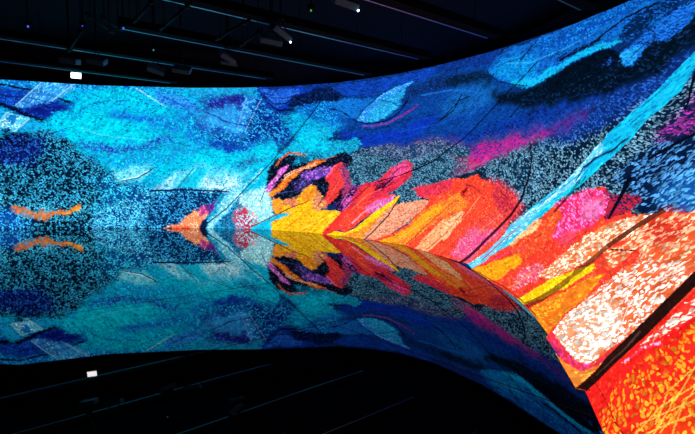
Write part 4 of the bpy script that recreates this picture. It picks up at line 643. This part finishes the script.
# ------------------------------------------------------------------ projectors
M_body = material('projector_grey_blue_lit', (.06, .26, .36), .6, noise=.15, scale=14)  # grey casing, with the screen's blue light put into its base colour
M_lens = material('lens_glass', (.02, .02, .03), .05)
def led(col, s): return material('status_led', (0.02, .02, .02), .4, emit=col, strength=s)
M_ledw = led((.7, .75, 1), 9); M_ledb = led((.08, .1, 1), 1.5); M_ledg = led((.1, .7, .05), .8); M_ledc = led((.15, .5, .6), .5)
def dot(loc, m, parent, r=.02):
    bm = bmesh.new(); bmesh.ops.create_uvsphere(bm, u_segments=10, v_segments=8, radius=r, matrix=Matrix.Translation(loc)); return link('status_light', bm, m, parent, True)
def projector(loc, yaw, pitch, size, label, light=None, group='dark box projectors under the ceiling'):
    o = empty('projector', (loc[0], loc[1], CEIL)); tag(o, label, 'projector', group)
    c = Vector((0, 0, loc[2] - CEIL)); e = Euler((pitch[1], pitch[0], yaw), 'XYZ'); Rm = e.to_matrix()
    w, d, h = size
    bm = bmesh.new(); box(bm, c, size, e, .018)
    for k in range(6): box(bm, c + Rm @ Vector((-w * .3 + k * w * .12, d * .3, -h * .5)), (w * .05, d * .22, .008), e)
    link('body', bm, M_body, o)
    bm = bmesh.new(); rod(bm, c + Rm @ Vector((w * .2, d * .48, 0)), c + Rm @ Vector((w * .2, d * .5 + .07, 0)), h * .36, 20)
    ln = link('lens_barrel', bm, M_black, o)
    bm = bmesh.new(); rod(bm, c + Rm @ Vector((w * .2, d * .5 + .06, 0)), c + Rm @ Vector((w * .2, d * .5 + .075, 0)), h * .28, 20); link('lens', bm, M_lens, ln)
    bm = bmesh.new()
    for sx in (-1, 1): rod(bm, c + Rm @ Vector((sx * w * .35, 0, h * .5)), c + Vector((0, 0, .26)), .012, 8)
    box(bm, c + Vector((0, 0, .27)), (.12, .12, .03)); link('bracket', bm, M_pipe, o)
    top = -.0
    bm = bmesh.new(); rod(bm, c + Vector((0, 0, .27)), (0, 0, 0), .022); link('mount_pole', bm, M_pipe, o)
    if light is not None: dot(c + Rm @ Vector((w * .5, -d * .5, -h * .3)), light, o)
    return o
projector((-7.567, 11.774, 4.860), 0.2, (0.1, 0.25), (0.42, 0.34, 0.14), 'projector directly above the small white lamp', None)
projector((-6.831, 11.774, 4.860), 0.2, (0.15, 0.5), (0.44, 0.34, 0.14), 'projector just right of the one above the white lamp', None)
projector((-5.595, 12.595, 4.860), 0.5, (0.25, 0.65), (0.46, 0.4, 0.13), 'left one of the projector pair hanging over the cyan screen middle', None)
projector((-4.857, 12.650, 4.860), 0.2, (0.1, 0.6), (0.5, 0.36, 0.12), 'right one of the projector pair hanging over the cyan screen middle', None)
projector((-3.180, 11.403, 4.860), 0.75, (0.35, 0.6), (0.42, 0.34, 0.12), 'upper tilted projector hanging alone between two ceiling rails', None)
projector((-3.286, 11.969, 4.860), 0.3, (0.1, 0.45), (0.44, 0.28, 0.08), 'lower projector tucked under the tilted one between two rails', None)
projector((-1.455, 9.506, 4.860), 0.75, (0.4, 0.65), (0.46, 0.38, 0.12), 'tilted projector with a bright white status light', M_ledw)
projector((-1.782, 10.097, 4.860), 0.35, (0.1, 0.55), (0.5, 0.34, 0.12), 'flat projector below the one with the bright white status light', None)
projector((-0.046, 7.985, 4.860), 0.4, (0.15, 0.6), (0.46, 0.36, 0.12), 'projector cut by the top edge with a white status light', M_ledw)

# ------------------------------------------------------------------ lamp and little sensors
M_lit = material('lit_panel', (.9, .9, .9), .4, emit=(1, .96, 1), strength=5)
lp = (-8.731, 13.845, 4.980)
o = empty('emergency_lamp', (lp[0], lp[1], CEIL), (0, 0, R(12))); tag(o, 'small bright white lamp box hanging over the cyan end of the screen', 'lamp')
bm = bmesh.new(); box(bm, (0, .035, lp[2] - CEIL), (.31, .06, .20), Euler((0, R(3), 0)), .01); link('lamp_housing', bm, M_black, o)
bm = bmesh.new(); box(bm, (0, 0, lp[2] - CEIL), (.29, .012, .175), Euler((0, R(3), 0)), .004); link('lit_panel', bm, M_lit, o)['label'] = 'bright white lit panel'
for sx in (-.1, .1):
    bm = bmesh.new(); rod(bm, (sx, .035, lp[2] - CEIL + .09), (sx, .035, 5.152 - CEIL), .008, 8); link('suspension_rod', bm, M_pipe, o)
SENSORS = [((-7.057, 9.603, 5.000), M_ledb, 0.02, 'ceiling sensor with a blue light at the far left'),
  ((-5.842, 9.603, 5.000), M_ledb, 0.022, 'ceiling sensor with a blue light above the white lamp'),
  ((-4.996, 9.694, 5.000), M_ledb, 0.018, 'ceiling sensor with a faint blue light beside the short pipes'),
  ((-5.054, 11.273, 5.000), M_ledc, 0.02, 'ceiling sensor with a pale cyan light above the projector pair'),
  ((-0.731, 8.729, 5.000), M_ledg, 0.018, 'ceiling sensor with a tiny green light near the top centre')]
for p, m, r, lab in SENSORS:
    o = empty('ceiling_sensor', (p[0], p[1], CEIL)); tag(o, lab, 'sensor')
    c = Vector((0, 0, p[2] - CEIL))
    bm = bmesh.new(); rod(bm, c + Vector((0, 0, .03)), c + Vector((0, 0, .10)), .07, 20); rod(bm, c + Vector((0, 0, .1)), (0, 0, 0), .015, 8); link('sensor_body', bm, M_black, o)
    dot(c, m, o, r)

# ------------------------------------------------------------------ camera, world, view
cd = bpy.data.cameras.new('camera'); cam = bpy.data.objects.new('camera', cd); C.objects.link(cam)
cam.location = (0, 0, 1.6); cam.rotation_euler = (R(90 - 4.9), 0, 0)
cd.sensor_width = 36; cd.lens = 36 * 420 / 695; cd.clip_start = .05
scene.camera = cam
wd = bpy.data.worlds.new('dark_hall'); scene.world = wd; wd.use_nodes = True
wd.node_tree.nodes['Background'].inputs[0].default_value = (.0, .0, .0, 1)
scene.cycles.max_bounces = 6; scene.cycles.use_denoising = True
scene.cycles.sample_clamp_indirect = 4
scene.view_settings.view_transform = 'Standard'; scene.view_settings.look = 'None'
scene.view_settings.exposure = 0; scene.view_settings.gamma = 1; scene.view_settings.use_curve_mapping = False
